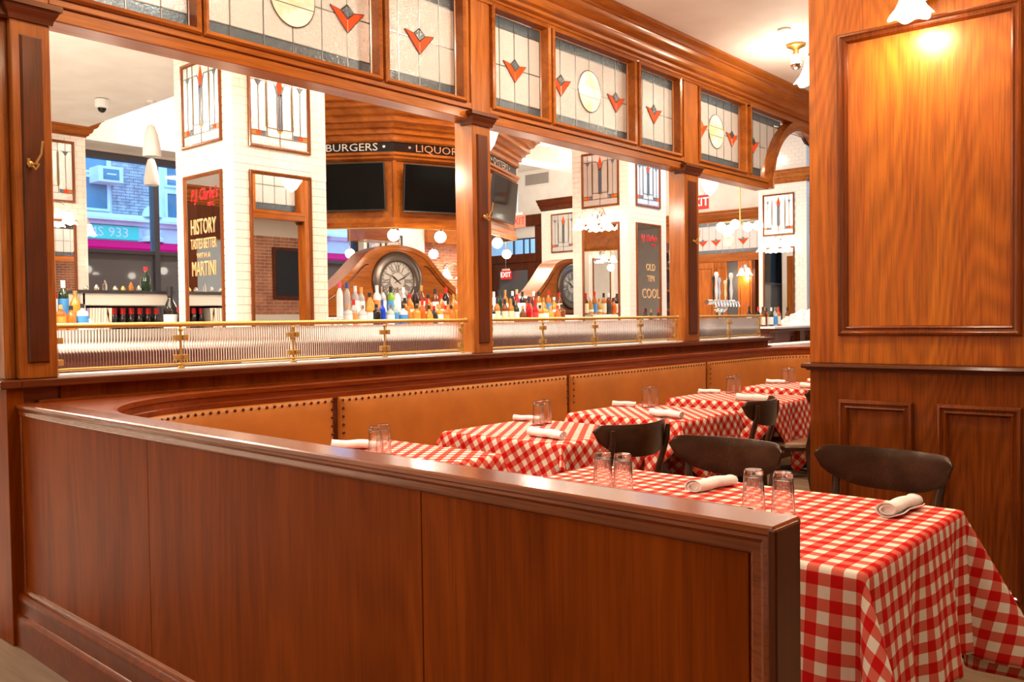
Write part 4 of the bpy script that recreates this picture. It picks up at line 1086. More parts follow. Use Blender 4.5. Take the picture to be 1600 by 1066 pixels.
up1 = [('slim', F, 'pink', None), ('slim', 'clear', 'blue', None), ('tall', 'clear', 'white', 'white'), ('tall', 'clear', 'orange', 'white'), ('round', 'honey', 'black', None), ('tall', F, 'white', 'orange'), ('tall', 'clear', 'silver', 'white'),
       ('tall', 'bright green', 'black', 'blue'), ('tall', F, 'silver', 'white'), ('tall', 'clear', 'white', 'black'), ('round', 'amber', 'red', 'cream'), ('wine', 'black', 'black', None), ('wine', 'brown', 'gold', 'cream'), ('round', 'amber', 'black', 'red'), ('tall', 'brown', 'black', 'white'),
       ('round', 'orange', 'red', 'white'), ('tall', 'black', 'red', 'white'), ('round', 'amber', 'gold', None), ('tall', 'honey', 'white', 'white'), ('wine', 'brown', 'black', 'cream')]
brow(up1, 6.34, 8.42, 8.20, 1.425, 'along the upper tier before the near clock', 'bottles on the upper tier under the near clock', 1.22)
lo1 = [('square', 'clear', 'orange', 'white'), ('tall', 'clear', 'red', 'orange'), ('square', 'clear', 'silver', 'white'), ('tall', 'honey', 'orange', 'white'), ('square', 'black', 'black', None), ('tall', 'cobalt blue', 'blue', None), ('square', 'pale green', 'silver', 'white'),
       ('tall', 'pale green', 'white', 'blue'), ('square', F, 'black', 'blue'), ('round', 'amber', 'gold', 'cream'), ('square', 'honey', 'black', 'orange'), ('tall', 'orange', 'red', None), ('round', 'honey', 'black', 'orange'), ('round', 'black', 'red', 'black'),
       ('square', 'honey', 'cork', 'white'), ('square', 'orange', 'red', 'orange'), ('round', 'amber', 'black', 'cream'), ('square', 'honey', 'silver', 'orange'), ('round', 'orange', 'cork', None)]
brow(lo1, 6.02, 7.85, 7.66, 1.30, 'along the lower tier before the near clock', 'bottles on the lower tier under the near clock', 1.08)
mid1 = [('tall', 'amber', 'black', 'cream'), ('round', 'amber', 'gold', None), ('tall', 'brown', 'red', 'white'), ('square', 'honey', 'gold', 'cream'), ('tall', 'amber', 'black', 'black'), ('round', 'orange', 'black', 'white'), ('tall', 'honey', 'cork', 'cream')]
brow(mid1, 7.05, 8.15, 7.86, 1.30, 'in the middle rank before the near clock', 'bottles in the middle rank right of the blue bottle', 1.16)
up2 = [('tall', 'dark green', 'black', 'white'), ('slim', 'clear', 'silver', 'white'), ('tall', F, 'white', 'white'), ('tall', 'dark green', 'black', None), ('wine', 'amber', 'gold', 'cream'), ('wine', 'black', 'white', None), ('wine', 'red', 'cork', 'white'), ('tall', 'black', 'black', 'white'), ('round', 'orange', 'black', None),
       ('tall', 'brown', 'white', 'black'), ('tall', 'amber', 'black', 'cream'), ('round', 'honey', 'gold', 'cream'), ('wine', 'amber', 'red', 'blue'), ('round', 'honey', 'white', 'white'), ('tall', 'brown', 'red', 'cream')]
brow(up2, 8.72, 10.45, 8.16, 1.42, 'along the upper tier between the post and middle column', 'bottles on the upper tier right of the near post', 1.16)
lo2 = [('square', 'dark green', 'black', 'white'), ('tall', 'amber', 'black', 'cream'), ('tall', 'brown', 'black', 'cream'), ('tall', 'amber', 'gold', 'cream'), ('tall', 'dark green', 'silver', 'white'), ('round', 'brown', 'cork', None), ('wine', 'red', 'black', None), ('wine', 'red', 'red', 'red'),
       ('square', 'orange', 'black', 'cream'), ('square', 'honey', 'gold', 'white'), ('round', 'honey', 'orange', 'orange'), ('round', 'orange', 'red', 'orange'), ('square', 'brown', 'black', None)]
brow(lo2, 8.42, 9.92, 7.70, 1.30, 'along the lower tier between the post and middle column', 'bottles on the lower tier right of the near post', 1.12)
# glasses at the left end of the lower tier
gm = MB().lathe([(0, 0.10), (0.026, 0.10), (0.030, 0.0), (0.028, 0.0), (0.024, 0.095), (0, 0.095)], (0, 0, 0), 12).mesh('bar_glass', glass, smooth=40)
for i in range(9):
    o = link('bar_glass', gm); o.location = (5.62 + 0.07 * (i % 5), 7.62 + (0.09 if i > 4 else 0), 1.30); tag(o, 'upturned bar glass, %s %s row left of the bottles' % (ORD[i % 5], 'in the front' if i < 5 else 'in the back'), 'glass', 'upturned bar glasses by the near column')
tag(MB().box(8.72, 7.50, 1.30, 9.12, 7.58, 1.345).build('sign_block', wx, bev=0.003), 'small engraved wooden block standing in front of the lower bottle tier', 'sign')
# left bar group: bottles, record sleeves, red-topped wines, shelf
lf = [('wine', 'amber', 'cork', 'red'), ('tall', 'red', 'cork', 'white'), ('tall', 'dark green', 'white', 'blue'), ('round', 'honey', 'gold', 'orange')]
t = thing('display_shelf', 'glowing stepped display shelf at the left end of the bar', 'shelf', (3.20, 8.30, 1.20))
MB().box(-0.12, -0.2, 0, 0.36, 0.18, 0.12).build('tier', marble, t, bev=0.003); MB().box(-0.12, 0.02, 0.12, 0.36, 0.18, 0.23).build('tier', marble, t, bev=0.003)
brow(lf, 3.14, 3.44, 8.40, 1.43, 'on the upper step at the left end of the bar', 'bottles at the left end of the bar', 1.15, 0.01)
brow([('round', 'honey', 'black', 'white'), ('square', 'orange', 'orange', 'orange'), ('round', 'amber', 'black', 'cream'), ('square', F, 'black', 'blue')], 3.14, 3.42, 8.20, 1.32, 'on the lower step at the left end of the bar', 'bottles at the left end of the bar', 1.0, 0.01)
t = thing('service_shelf', 'pale grey shelf unit above the records and wine at the left bar', 'shelf', (3.98, 8.45, 1.20))
greyshelf = flat('pale grey shelf', (0.62, 0.58, 0.52), 0.5)
MB().box(-0.46, -0.02, 0.355, 0.42, 0.30, 0.475).build('ledge', greyshelf, t, bev=0.006)
MB().box(-0.50, -0.05, 0.475, 0.44, 0.32, 0.50).build('top_board', blackm, t)
MB().box(-0.44, 0.30, 0.0, 0.42, 0.33, 0.36).build('back_board', blackm, t)
MB().box(-0.48, -0.02, 0, -0.43, 0.30, 0.475).build('side_panel', greyshelf, t, bev=0.004)
recc = [(0.30, 0.24, 0.5), (0.75, 0.66, 0.5), (0.8, 0.72, 0.6), (0.72, 0.68, 0.62), (0.85, 0.78, 0.66), (0.65, 0.58, 0.5), (0.8, 0.76, 0.7), (0.78, 0.70, 0.58), (0.70, 0.66, 0.6), (0.82, 0.45, 0.12)]
for i, c_ in enumerate(recc):
    o = MB().box(0, 0, 0, 0.022, 0.24, 0.33).build('menu_folder', flat('folder %d' % i, c_, 0.6), bev=0.002)
    o.location = (3.56 + i * 0.027, 8.46, 1.202); o.rotation_euler = (0, 0.04 if i < 9 else -0.16, 0)
    tag(o, 'upright menu folder, %s from the left under the grey shelf' % ORD[i], 'folder', 'menu folders under the grey shelf')
for i in range(12):
    bottle(3.865 + i * 0.043, 8.56 + 0.045 * (i % 2), 1.20, 'slim', 'black', 'red', None, 'red-capped dark wine bottle, %s along the row under the grey shelf' % ORD[i], 'red-capped wine bottles under the grey shelf', 1.0)
for i, (x, y, z, k, b_, c_, l_) in enumerate(((4.32, 8.30, 1.20, 'wine', 'black', 'black', 'white'), (4.23, 8.62, 1.70, 'round', 'dark green', 'red', None), (4.44, 8.36, 1.20, 'wine', 'brown', 'red', 'white'), (4.40, 8.24, 1.20, 'wine', 'black', 'black', 'white'))):
    bottle(x, y, z, k, b_, c_, l_, ['large black wine bottle at the right end of the grey shelf', 'dark green champagne bottle with red neck on top of the grey shelf', 'brown wine bottle with red cap beside the nearest column', 'black wine bottle with white label before the nearest column'][i], None, 1.75 if i == 0 else 1.1)
bi = [(3.62, 'silver', 0.05), (3.72, 'silver', 0.06), (3.80, 'clear', 0.10), (3.90, 'silver', 0.05), (3.98, 'gold', 0.05), (4.06, 'amber', 0.09), (4.14, 'silver', 0.06)]
for i, (x, c_, h) in enumerate(bi):
    mt_ = {'silver': chrome, 'clear': glass, 'gold': brass, 'amber': BC['amber']}[c_]
    o = MB().lathe([(0, 0), (0.02, 0), (0.024, h * 0.5), (0.014, h * 0.8), (0.008, h), (0, h)], (0, 0, 0), 12).build('jigger', mt_, smooth=50); o.location = (x, 8.58, 1.70)
    tag(o, 'small %s bar vessel, %s along the top of the grey shelf' % (c_, ORD[i]), 'bar tool', 'small bar vessels on the grey shelf')

# beer tap tower
t = thing('beer_tap_tower', 'chrome mushroom-shaped draught beer tower with a row of handles', 'beer tap', (14.2, 7.45, 1.20))
MB().lathe([(0, 0), (0.17, 0), (0.17, 0.03), (0.08, 0.06), (0.07, 0.24), (0.13, 0.30), (0.13, 0.32), (0.06, 0.36), (0, 0.36)], (0, 0, 0.0), 20).build('column', chrome, t, smooth=40)
MB().tube([(-0.5, 0.0, 0.42), (0.5, 0, 0.42)], 0.045, 12).build('manifold', chrome, t, smooth=50)
for i in range(9):
    x = -0.44 + i * 0.11
    MB().tube([(x, -0.02, 0.42), (x, -0.12, 0.42), (x, -0.15, 0.34)], 0.02, 8).build('tap', chrome, t, smooth=50)
HC = [((-0.44), (0.02, 0.02, 0.02), 0.44, 0.022), (-0.33, (0.85, 0.85, 0.83), 0.50, 0.035), (-0.22, (0.45, 0.60, 0.75), 0.40, 0.024), (-0.0, (0.85, 0.66, 0.36), 0.36, 0.030), (0.11, (0.03, 0.03, 0.03), 0.38, 0.022), (0.22, (0.86, 0.84, 0.80), 0.50, 0.036)]
for i, (x, c_, h, r_) in enumerate(HC):
    MB().lathe([(0, 0), (0.014, 0), (r_ * 0.6, h * 0.15), (r_ * 0.9, h * 0.35), (r_ * 0.55, h * 0.6), (r_ * 0.7, h * 0.75), (r_ * 1.25, h * 0.88), (r_ * 0.9, h * 0.98), (0, h)], (x, -0.10, 0.45), 14).build('tap_handle', flat('tap handle %d' % i, c_, 0.3), t, smooth=60)
# glassware shelves far right of middle column
t = thing('glass_shelving', 'dark wooden back-bar shelving stacked with glasses beyond the middle column', 'shelf', (14.2, 8.55, 0))
MB().box(-0.55, 0.0, 1.15, 0.65, 0.04, 2.75).build('back_board', barbody, t)
for z in (1.50, 1.85, 2.25, 2.55): MB().box(-0.55, -0.28, z - 0.02, 0.65, 0.0, z + 0.02).build('shelf_board', wx, t, bev=0.003)
for x in (-0.55, 0.63): MB().box(x, -0.28, 1.15, x + 0.03, 0.02, 2.75).build('side_panel', wz, t)
n = 0
for zi, z in enumerate((1.52, 1.87, 2.27)):
    for i in range(10):
        o = link('bar_glass', gm); o.location = (13.72 + i * 0.11, 8.38, z); o.scale = (1.25, 1.25, 1.25)
        tag(o, 'clear glass, %s along the %s shelf of the back bar' % (ORD[i], ('lowest', 'middle', 'top')[zi]), 'glass', 'glasses on the back-bar shelving')
# right-hand bottles by the far column
rb = [('wine', 'black', 'black', 'white'), ('wine', 'black', 'red', None), ('wine', 'brown', 'black', 'cream'), ('wine', 'black', 'gold', None), ('wine', 'black', 'red', 'white'), ('tall', 'red', 'black', 'red'), ('tall', 'amber', 'black', 'cream'), ('wine', 'dark green', 'white', 'white'), ('tall', 'clear', 'silver', 'blue'), ('tall', 'orange', 'red', 'cream'), ('wine', 'red', 'cork', None), ('tall', 'brown', 'black', 'white')]
t = thing('service_counter', 'pale-topped carved wooden service counter beyond the end of the screen', 'counter', (13.2, 6.05, 0))
MB().box(-0.55, -0.25, 0, 2.9, 0.30, 1.12).build('body', barbody, t); MB().box(-0.65, -0.35, 1.12, 3.0, 0.36, 1.17).build('counter_top', kx, t, bev=0.01); MB().box(-0.68, -0.38, 1.17, 3.02, 0.38, 1.20).build('marble_slab', marble, t, bev=0.004)
for x in (0.35, 0.95):
    cb = MB()
    cb.mslab(mapY(-0.25), [(x, 0.86), (x + 0.12, 0.80), (x + 0.12, 1.12), (x, 1.12)], 0, 0.09)
    for k in range(3): cb.lathe([(0.02 + 0.02 * k, 0), (0.03 + 0.02 * k, -0.015), (0.02 + 0.02 * k, -0.02)], (x - 0.1, -0.25, 0.98), 20, 'y')
    cb.build('corbel', kx, t, smooth=40)
brow(rb, 12.70, 13.9, 6.12, 1.20, 'along the service counter beyond the screen', 'bottles on the far service counter', 1.0, 0.08)
def heap(label):
    mb = MB()
    def fn(u, v):
        x = (u - 0.5) * 1.5; y = (v - 0.5) * 0.62
        e = max(0, 1 - (2 * u - 1) ** 4) * max(0, 1 - (2 * v - 1) ** 4)
        h = 0.20 * e ** 0.6 * (0.75 + 0.30 * sin(x * 5 + 1) + 0.22 * sin(y * 14 + x * 6)) + 0.018 * sin(x * 31 + y * 17) * e + 0.015 * sin(x * 17 - y * 41) * e
        return (x + 0.02 * sin(y * 20), y + 0.02 * sin(x * 13), max(h, 0.0))
    mb.grid(70, 34, fn)
    o = mb.build('cloth_bundle', linen, smooth=180, recalc=False); o.location = (14.55, 6.0, 1.203)
    tag(o, label, 'cloth')
heap('crumpled white cloth bundle lying on the far service counter')
struct(MB().box(8.86, 4.06, 0.0, 10.66, 4.27, 0.99).build('wall_end_cap', lcapx)); struct(MB().box(8.86, 4.04, 1.038, 10.66, 4.30, 1.056).build('trim_3', marble))

# ================================================================== CANOPY OVER THE BAR
def canopy():
    A = (5.98, 9.45); B = (7.03, 8.0); C = (8.15, 7.61); Dp = (9.46, 8.19); E_ = (9.9, 9.6)
    P = [A, B, C, Dp, E_]
    t = thing('bar_canopy', 'faceted wooden canopy over the bar with stepped crown and black name band', 'canopy', (0, 0, 0))
    body = MB().slab(P + [(8.6, 10.8), (6.6, 10.6)], 3.30, 4.02); body.build('body', wx, t)
    MB().sweep(P, [(-0.10, 2.52), (0, 2.52), (0, 3.32), (-0.10, 3.32)]).build('fascia_board', wx, t)
    K = [(0, 2.50), (0.03, 2.50), (0.04, 2.54), (0.02, 2.56), (0.02, 2.62), (0, 2.62)]
    MB().sweep(P, K).build('lower_moulding', wx, t)
    MB().sweep(P, [(0, 3.30), (0.02, 3.30), (0.05, 3.325), (0.05, 3.35), (0.075, 3.365), (0.075, 3.395), (0, 3.40)]).build('sign_ledge', wx, t)
    MB().sweep(P, [(0, 3.40), (0.03, 3.40), (0.03, 3.52), (0, 3.52)]).build('sign_band', signblack, t)
    cr = [(0, 3.52), (0.05, 3.52), (0.07, 3.54), (0.07, 3.60), (0.11, 3.61), (0.11, 3.66), (0.15, 3.675), (0.17, 3.72), (0.22, 3.73), (0.22, 3.79), (0.27, 3.81), (0.30, 3.86), (0.36, 3.88), (0.36, 3.93), (0.41, 3.945), (0.44, 4.02), (0, 4.02)]
    MB().sweep(P, cr).build('crown_moulding', wx, t, smooth=25)
    for (p, q, s_, off) in ((A, B, '\u2022 HAMBURGERS \u2022', 0.22), (B, C, '\u2022 LIQUORS \u2022', 0.0), (C, Dp, '\u2022 OYSTERS \u2022', -0.0)):
        d = Vector(q) - Vector(p); ang = math.atan2(d.y, d.x); mp = mapP(p[0], p[1], ang); Ln = d.length
        text(s_, 0.128, mp, Ln / 2 + off, 3.46, 0.034, silver, t, sx=1.22)
        # corner stile
        MB().mbox(mp, -0.02, 2.62, 0.03, 3.30, 0, 0.02).build('corner_stile', wz, t)
    # light strip under the edge
    MB().sweep(P, [(-0.02, 2.490), (0.015, 2.490), (0.015, 2.500), (-0.02, 2.500)]).build('brass_strip', brass, t)
    return P
CP = canopy()
def tv(p, q, u, w, h, z, label, tilt=0.10):
    d = Vector(q) - Vector(p); ang = math.atan2(d.y, d.x); o = Vector(mapP(p[0], p[1], ang)(u, z, 0.10))
    t = thing('television', label, 'television', o, 0, 'televisions on the bar canopy'); t.rotation_euler = (Matrix.Rotation(ang, 3, 'Z') @ Matrix.Rotation(tilt, 3, 'X')).to_euler()
    MB().box(-w / 2, -0.02, -h / 2, w / 2, 0.02, h / 2).build('housing', blackm, t, bev=0.004)
    MB().box(-w / 2 + 0.012, -0.023, -h / 2 + 0.016, w / 2 - 0.012, -0.019, h / 2 - 0.012).build('screen', tvscr, t)
    MB().box(-0.12, 0.02, -0.08, 0.12, 0.075, 0.08).build('wall_bracket', blackm, t)
A, B, C_, D_ = CP[0], CP[1], CP[2], CP[3]
tv(A, B, 1.18, 1.05, 0.57, 2.98, 'wide black television on the left facet of the canopy, beside the near column')
tv(B, C_, 0.57, 0.98, 0.57, 2.97, 'black television with bright reflections on the middle facet of the canopy')
tv(C_, D_, 0.64, 1.02, 0.57, 2.97, 'black television on the right facet of the canopy, seen just past the post')
def globe_lamp(x, y, z, r, label, rod=None, group='opal globe lamps under the canopy'):
    t = thing('globe_lamp', label, 'lamp', (x, y, z), 0, group)
    MB().lathe([(0, -r)] + [(r * sin(pi * k / 14), -r * cos(pi * k / 14)) for k in range(1, 13)] + [(r * 0.35, r * 0.94), (0, r * 0.94)], (0, 0, 0), 24).build('globe', globe_m, t, smooth=60)
    MB().lathe([(0, r * 0.9), (r * 0.42, r * 0.9), (r * 0.45, r * 1.05), (0.012, r * 1.15), (0.012, r * 1.3), (0, r * 1.3)], (0, 0, 0), 16).build('gallery_cap', chrome, t, smooth=40)
    if rod: MB().tube([(0, 0, r), (0, 0, rod)], 0.006, 6).build('rod', brass, t)
GLB = [(6.47, 8.80), (7.035, 8.03), (7.62, 7.82), (8.155, 7.65), (8.80, 7.93)]
for i, (x, y) in enumerate(GLB): globe_lamp(x, y, 2.405, 0.073, 'opal globe lamp, %s from the left along the front edge of the canopy' % ORD[i])
for i, (x, y) in enumerate(((6.95, 10.1), (9.3, 9.7), (8.25, 10.4), (10.2, 9.0))): globe_lamp(x, y, 2.38, 0.073, 'opal globe lamp, %s from the left on the far side of the bar' % ORD[i], rod=2.72 if i == 3 else 0.92, group='opal globe lamps on the far side of the bar')
lamp('POINT', (7.3, 7.85, 2.2), 16, (1, 0.85, 0.66), 0.12); lamp('POINT', (9.3, 7.75, 2.2), 16, (1, 0.85, 0.66), 0.12); lamp('POINT', (3.4, 7.6, 2.3), 14, (1, 0.85, 0.66), 0.12)

# ---- mantel clocks
def mantel_clock(cx, cy, cz, R_, ang, label, W_=1.28):
    t = thing('mantel_clock', label, 'clock', (cx, cy, cz), ang, 'giant mantel clocks on the bar')
    mp = lambda u, w, h: (u, -h, w)
    N = 48; top = []
    Rm = R_ * 1.2
    def prof(x):
        a = abs(x) / W_
        if a < 0.36: return math.sqrt(max(0, (1.42 * Rm) ** 2 - (x * 0.66) ** 2))
        x0 = 0.36 * W_; y0 = math.sqrt((1.42 * Rm) ** 2 - (x0 * 0.66) ** 2); tt = (a - 0.36) / 0.64
        return y0 + (-0.62 * Rm - y0) * (1 - (1 - tt) ** 2 * (1 + 0.5 * tt)) ** 1.0 if tt < 1 else -0.62 * Rm
    pts = [(-W_ + 2 * W_ * i / N, prof(-W_ + 2 * W_ * i / N)) for i in range(N + 1)]
    poly = [(-W_, -1.35 * Rm)] + [(x, z) for x, z in pts] + [(W_, -1.35 * Rm)]
    MB().mslab(mp, poly, -0.34, 0.0).build('case', clockwood, t, smooth=30)
    inner = [(x * 0.96, z - 0.055) for x, z in pts]
    fr_ = MB()
    for (x0, z0), (x1, z1) in zip(pts, pts[1:]):
        a = (x0 * 0.965, z0 - 0.06); b_ = (x1 * 0.965, z1 - 0.06)
        fr_.add([mp(x0, z0, 0), mp(x1, z1, 0), mp(b_[0], b_[1], 0), mp(a[0], a[1], 0), mp(x0, z0, 0.03), mp(x1, z1, 0.03), mp(b_[0], b_[1], 0.03), mp(a[0], a[1], 0.03)], [(4, 5, 6, 7), (0, 1, 5, 4), (3, 2, 6, 7)])
    fr_.build('edge_moulding', clockwood, t, smooth=40)
    for s_ in (-1, 1):
        g = []
        for k in range(15):
            q = k / 14; x = s_ * (1.30 * Rm + (W_ * 0.82 - 1.30 * Rm) * q); g.append(mp(x, min(prof(abs(x)) - 0.13, 0.6 * Rm) if k else 0.62 * Rm, 0.0))
        MB().tube(g, 0.008, 6).build('groove_line', kx, t)
    br = MB().lathe([(R_ * 0.99, 0.0), (R_ * 1.38, 0), (R_ * 1.40, -0.02), (R_ * 1.34, -0.045), (R_ * 1.26, -0.05), (R_ * 1.22, -0.038), (R_ * 1.10, -0.045), (R_ * 1.02, -0.05), (R_ * 0.94, -0.035), (R_ * 0.90, -0.02), (R_ * 0.90, 0)], (0, 0, 0), 48, 'y')
    bz = br.build('bezel', flat('dark pewter bezel', (0.16, 0.13, 0.11), 0.35, metal=0.7), t, smooth=50)
    MB().lathe([(0, -0.012), (R_ * 0.92, -0.012), (R_ * 0.92, 0), (0, 0)], (0, 0, 0), 48, 'y').build('dial', flat('cream dial', (0.60, 0.57, 0.51), 0.5), t)
    dk = flat('dial black', (0.02, 0.02, 0.02), 0.5)
    for r0, r1 in ((0.40, 0.425), (0.86, 0.875), (0.80, 0.808)):
        MB().lathe([(R_ * r0, -0.0125), (R_ * r1, -0.0125), (R_ * r1, -0.014), (R_ * r0, -0.014)], (0, 0, 0), 48, 'y').build('dial_ring', dk, t)
    mk = MB()
    for k in range(60):
        a = 2 * pi * k / 60
        if k % 2 == 0: mk.mslab(mp, [(R_ * r_ * sin(a + da), R_ * r_ * cos(a + da)) for r_, da in ((0.805, -0.02), (0.865, -0.02), (0.865, 0.02), (0.805, 0.02))], 0.0125, 0.0140)
    mk.build('minute_track', dk, t)
    num = ['XII', 'I', 'II', 'III', 'IIII', 'V', 'VI', 'VII', 'VIII', 'IX', 'X', 'XI']
    for k, s_ in enumerate(num):
        a = 2 * pi * k / 12; x, z = R_ * 0.61 * sin(a), R_ * 0.61 * cos(a)
        nm = MB(); w_ = R_ * 0.030; H2 = R_ * 0.155; L = len(s_)
        wd = {'I': 1.0, 'V': 2.4, 'X': 2.4}; tot = sum(wd[c] for c in s_) * R_ * 0.062; off = -tot / 2
        def rp(px, pz): return (x + px * cos(a) + pz * sin(a), z - px * sin(a) + pz * cos(a))
        def bar_(xa, za, xb, zb, th):
            dx_ = Vector((xb - xa, zb - za)).normalized(); n_ = Vector((-dx_.y, dx_.x)) * th / 2
            nm.mslab(mp, [rp(xa + n_.x, za + n_.y), rp(xb + n_.x, zb + n_.y), rp(xb - n_.x, zb - n_.y), rp(xa - n_.x, za - n_.y)], 0.0125, 0.0145)
        for c in s_:
            cw = wd[c] * R_ * 0.062; m_ = off + cw / 2
            if c == 'I': bar_(m_, -H2, m_, H2, w_)
            elif c == 'V': bar_(m_ - cw * 0.38, H2, m_, -H2, w_); bar_(m_ + cw * 0.38, H2, m_, -H2, w_ * 0.5)
            else: bar_(m_ - cw * 0.38, H2, m_ + cw * 0.38, -H2, w_); bar_(m_ + cw * 0.38, H2, m_ - cw * 0.38, -H2, w_ * 0.5)
            off += cw
        bar_(-tot / 2, H2, tot / 2, H2, w_ * 0.4); bar_(-tot / 2, -H2, tot / 2, -H2, w_ * 0.4)
        nm.build('numeral', dk, t)
    for a, L, wd_, nm_ in ((radians(60 + 5), 0.56, 0.035, 'minute_hand'), (radians(-52), 0.44, 0.05, 'hour_hand')):
        d = (sin(a), cos(a)); n_ = (-d[1], d[0])
        q = [(-0.22, 0.3), (0.0, 0.5), (L * 0.6, 0.9), (L, 0.1)]
        MB().mslab(mp, [(R_ * (d[0] * s_ + n_[0] * w_ * wd_), R_ * (d[1] * s_ + n_[1] * w_ * wd_)) for s_, w_ in q] + [(R_ * (d[0] * s_ - n_[0] * w_ * wd_), R_ * (d[1] * s_ - n_[1] * w_ * wd_)) for s_, w_ in q[::-1]], 0.018, 0.022).build(nm_, dk, t)
    return t
mantel_clock(7.60, 8.62, 1.885, 0.275, radians(-8), 'giant mantel clock in a humped wooden case behind the near bottles')
mantel_clock(11.75, 8.92, 1.90, 0.275, radians(-2), 'second giant mantel clock, half hidden behind the middle tiled column', 1.20)

# ================================================================== BACK WALL WITH STREET WINDOW
YS = 13.2
bw = struct(MB().box(-5, YS, 0, 4.6, YS + 0.2, 5.2).build('wall_back', plaster))
struct(MB().box(4.6, YS, 3.95, 10.64, YS + 0.2, 5.2).build('wall_back_upper', plaster)); struct(MB().box(4.6, YS, 0, 10.64, YS + 0.2, 1.0).build('wall_back_lower', barbody))
WIN[0] += 1
w = root('window_%d' % WIN[0])
dkf = flat('dark window frame', (0.035, 0.035, 0.045), 0.4)
MB().box(4.6, YS - 0.03, 3.85, 10.64, YS + 0.12, 3.95).build('frame_head', dkf, w, bev=0.004)
MB().box(4.6, YS - 0.02, 2.44, 10.64, YS + 0.12, 2.50).build('transom', dkf, w, bev=0.004)
MB().box(4.6, YS - 0.02, 1.0, 10.64, YS + 0.12, 1.07).build('frame_sill', dkf, w, bev=0.004)
for x in (4.6, 6.62, 8.60, 10.58): MB().box(x, YS - 0.04, 1.0, x + 0.085, YS + 0.12, 3.95).build('mullion', dkf, w, bev=0.004)
for a, b_ in ((4.685, 6.62), (6.705, 8.60), (8.685, 10.58)):
    MB().box(a, YS + 0.04, 2.50, b_, YS + 0.046, 3.85).build('pane', clearpane, w)
    MB().box(a, YS + 0.04, 1.07, b_, YS + 0.05, 2.44).build('lower_pane', tinted, w)
struct(MB().box(9.86, 12.0, 2.80, 10.64, 12.5, 3.16).build('beam', wx))
# street facade opposite
SX0 = 2.0
struct(MB().box(-8, 13.4, -0.2, 40, 32, -0.1).build('street', flat('asphalt', (0.2, 0.2, 0.2), 0.9)))
fac = thing('street_building', 'brick and stone building across the street with air conditioner and shop sign', 'building', (0, 22, 0))
mpf = mapY(0.0)
MB().box(2, 0.0, 0, 20, 0.5, 9).build('wall', fac_stone, fac)
bk = MB()
zz = 4.16; r_ = 0
while zz < 5.85:
    for (a, b_) in ((9.98, 10.95),):
        u = a - (0.11 if r_ % 2 else 0)
        while u < b_:
            bk.mbox(mpf, max(u, a), zz, min(u + 0.21, b_), zz + 0.062, 0, 0.03 + random.uniform(0, 0.012)); u += 0.22
    zz += 0.075; r_ += 1
tag(bk.build('facade_brick', fac_brick, fac), kind='stuff')
for k, (a, b_, c_, d_) in enumerate(((8.6, 9.90, 4.18, 5.05), (8.6, 9.90, 5.1, 6.3), (11.35, 12.6, 4.95, 6.2), (11.35, 12.6, 4.10, 4.85), (13.2, 14.6, 4.2, 6.2), (6.0, 7.4, 4.2, 6.2))):
    f_ = MB().frame(mpf, a, c_, b_, d_, [(0, 0), (0, 0.06), (0.06, 0.06), (0.06, 0)]).build('window', fac_stone, fac)
    MB().mbox(mpf, a + 0.06, c_ + 0.06, b_ - 0.06, d_ - 0.06, 0.005, 0.02).build('pane', fac_glass, f_)
MB().sweep([(2, 0), (20, 0)], [(0, 3.86), (0.10, 3.86), (0.14, 3.92), (0.26, 3.96), (0.26, 4.02), (0.10, 4.06), (0.06, 4.14), (0, 4.14)]).build('cornice', fac_stone, fac)
MB().lathe([(0, 0), (0.30, 0), (0.30, 0.10), (0.22, 0.14), (0.25, 0.2), (0.25, 0.3), (0, 0.3)], (10.98, 0, 3.48), 20).lathe([(0.27 * cos(k * pi / 16), 0.30 * sin(k * pi / 16)) for k in range(9)], (10.98, 0, 4.12), 20).build('finial_ball', fac_stone, fac, smooth=50)
sg = MB().mbox(mpf, 8.8, 3.50, 10.62, 3.84, 0, 0.05).build('sign_board', signgreen, fac)
text('MS 933', 0.34, mapY(22.0), 9.83, 3.665, 0.055, white_p, fac, sx=1.05)
text('O C', 0.3, mapY(22.0), 11.95, 3.50, 0.06, fac_glass, fac, sx=1.05)
aw = MB(); aw.add([(2, -0.05, 3.47), (20, -0.05, 3.47), (20, -1.0, 3.22), (2, -1.0, 3.22), (2, -0.05, 3.43), (20, -0.05, 3.43), (20, -1.0, 2.80), (2, -1.0, 2.80)], [(0, 1, 2, 3), (4, 7, 6, 5), (3, 2, 6, 7), (0, 3, 7, 4), (1, 5, 6, 2)])
aw.build('awning', awn, fac)
ac = MB().box(9.42, -0.55, 4.98 - 0.14, 10.02, 0.0, 5.22).build('air_conditioner', fac_stone, fac, bev=0.01)
MB().mbox(mapY(-0.55), 9.53, 4.90, 9.92, 5.16, 0, 0.01).build('grille', fac_glass, ac)
MB().mbox(mapY(-0.56), 9.62, 5.02, 9.84, 5.05, 0, 0.01).build('badge', white_p, ac)

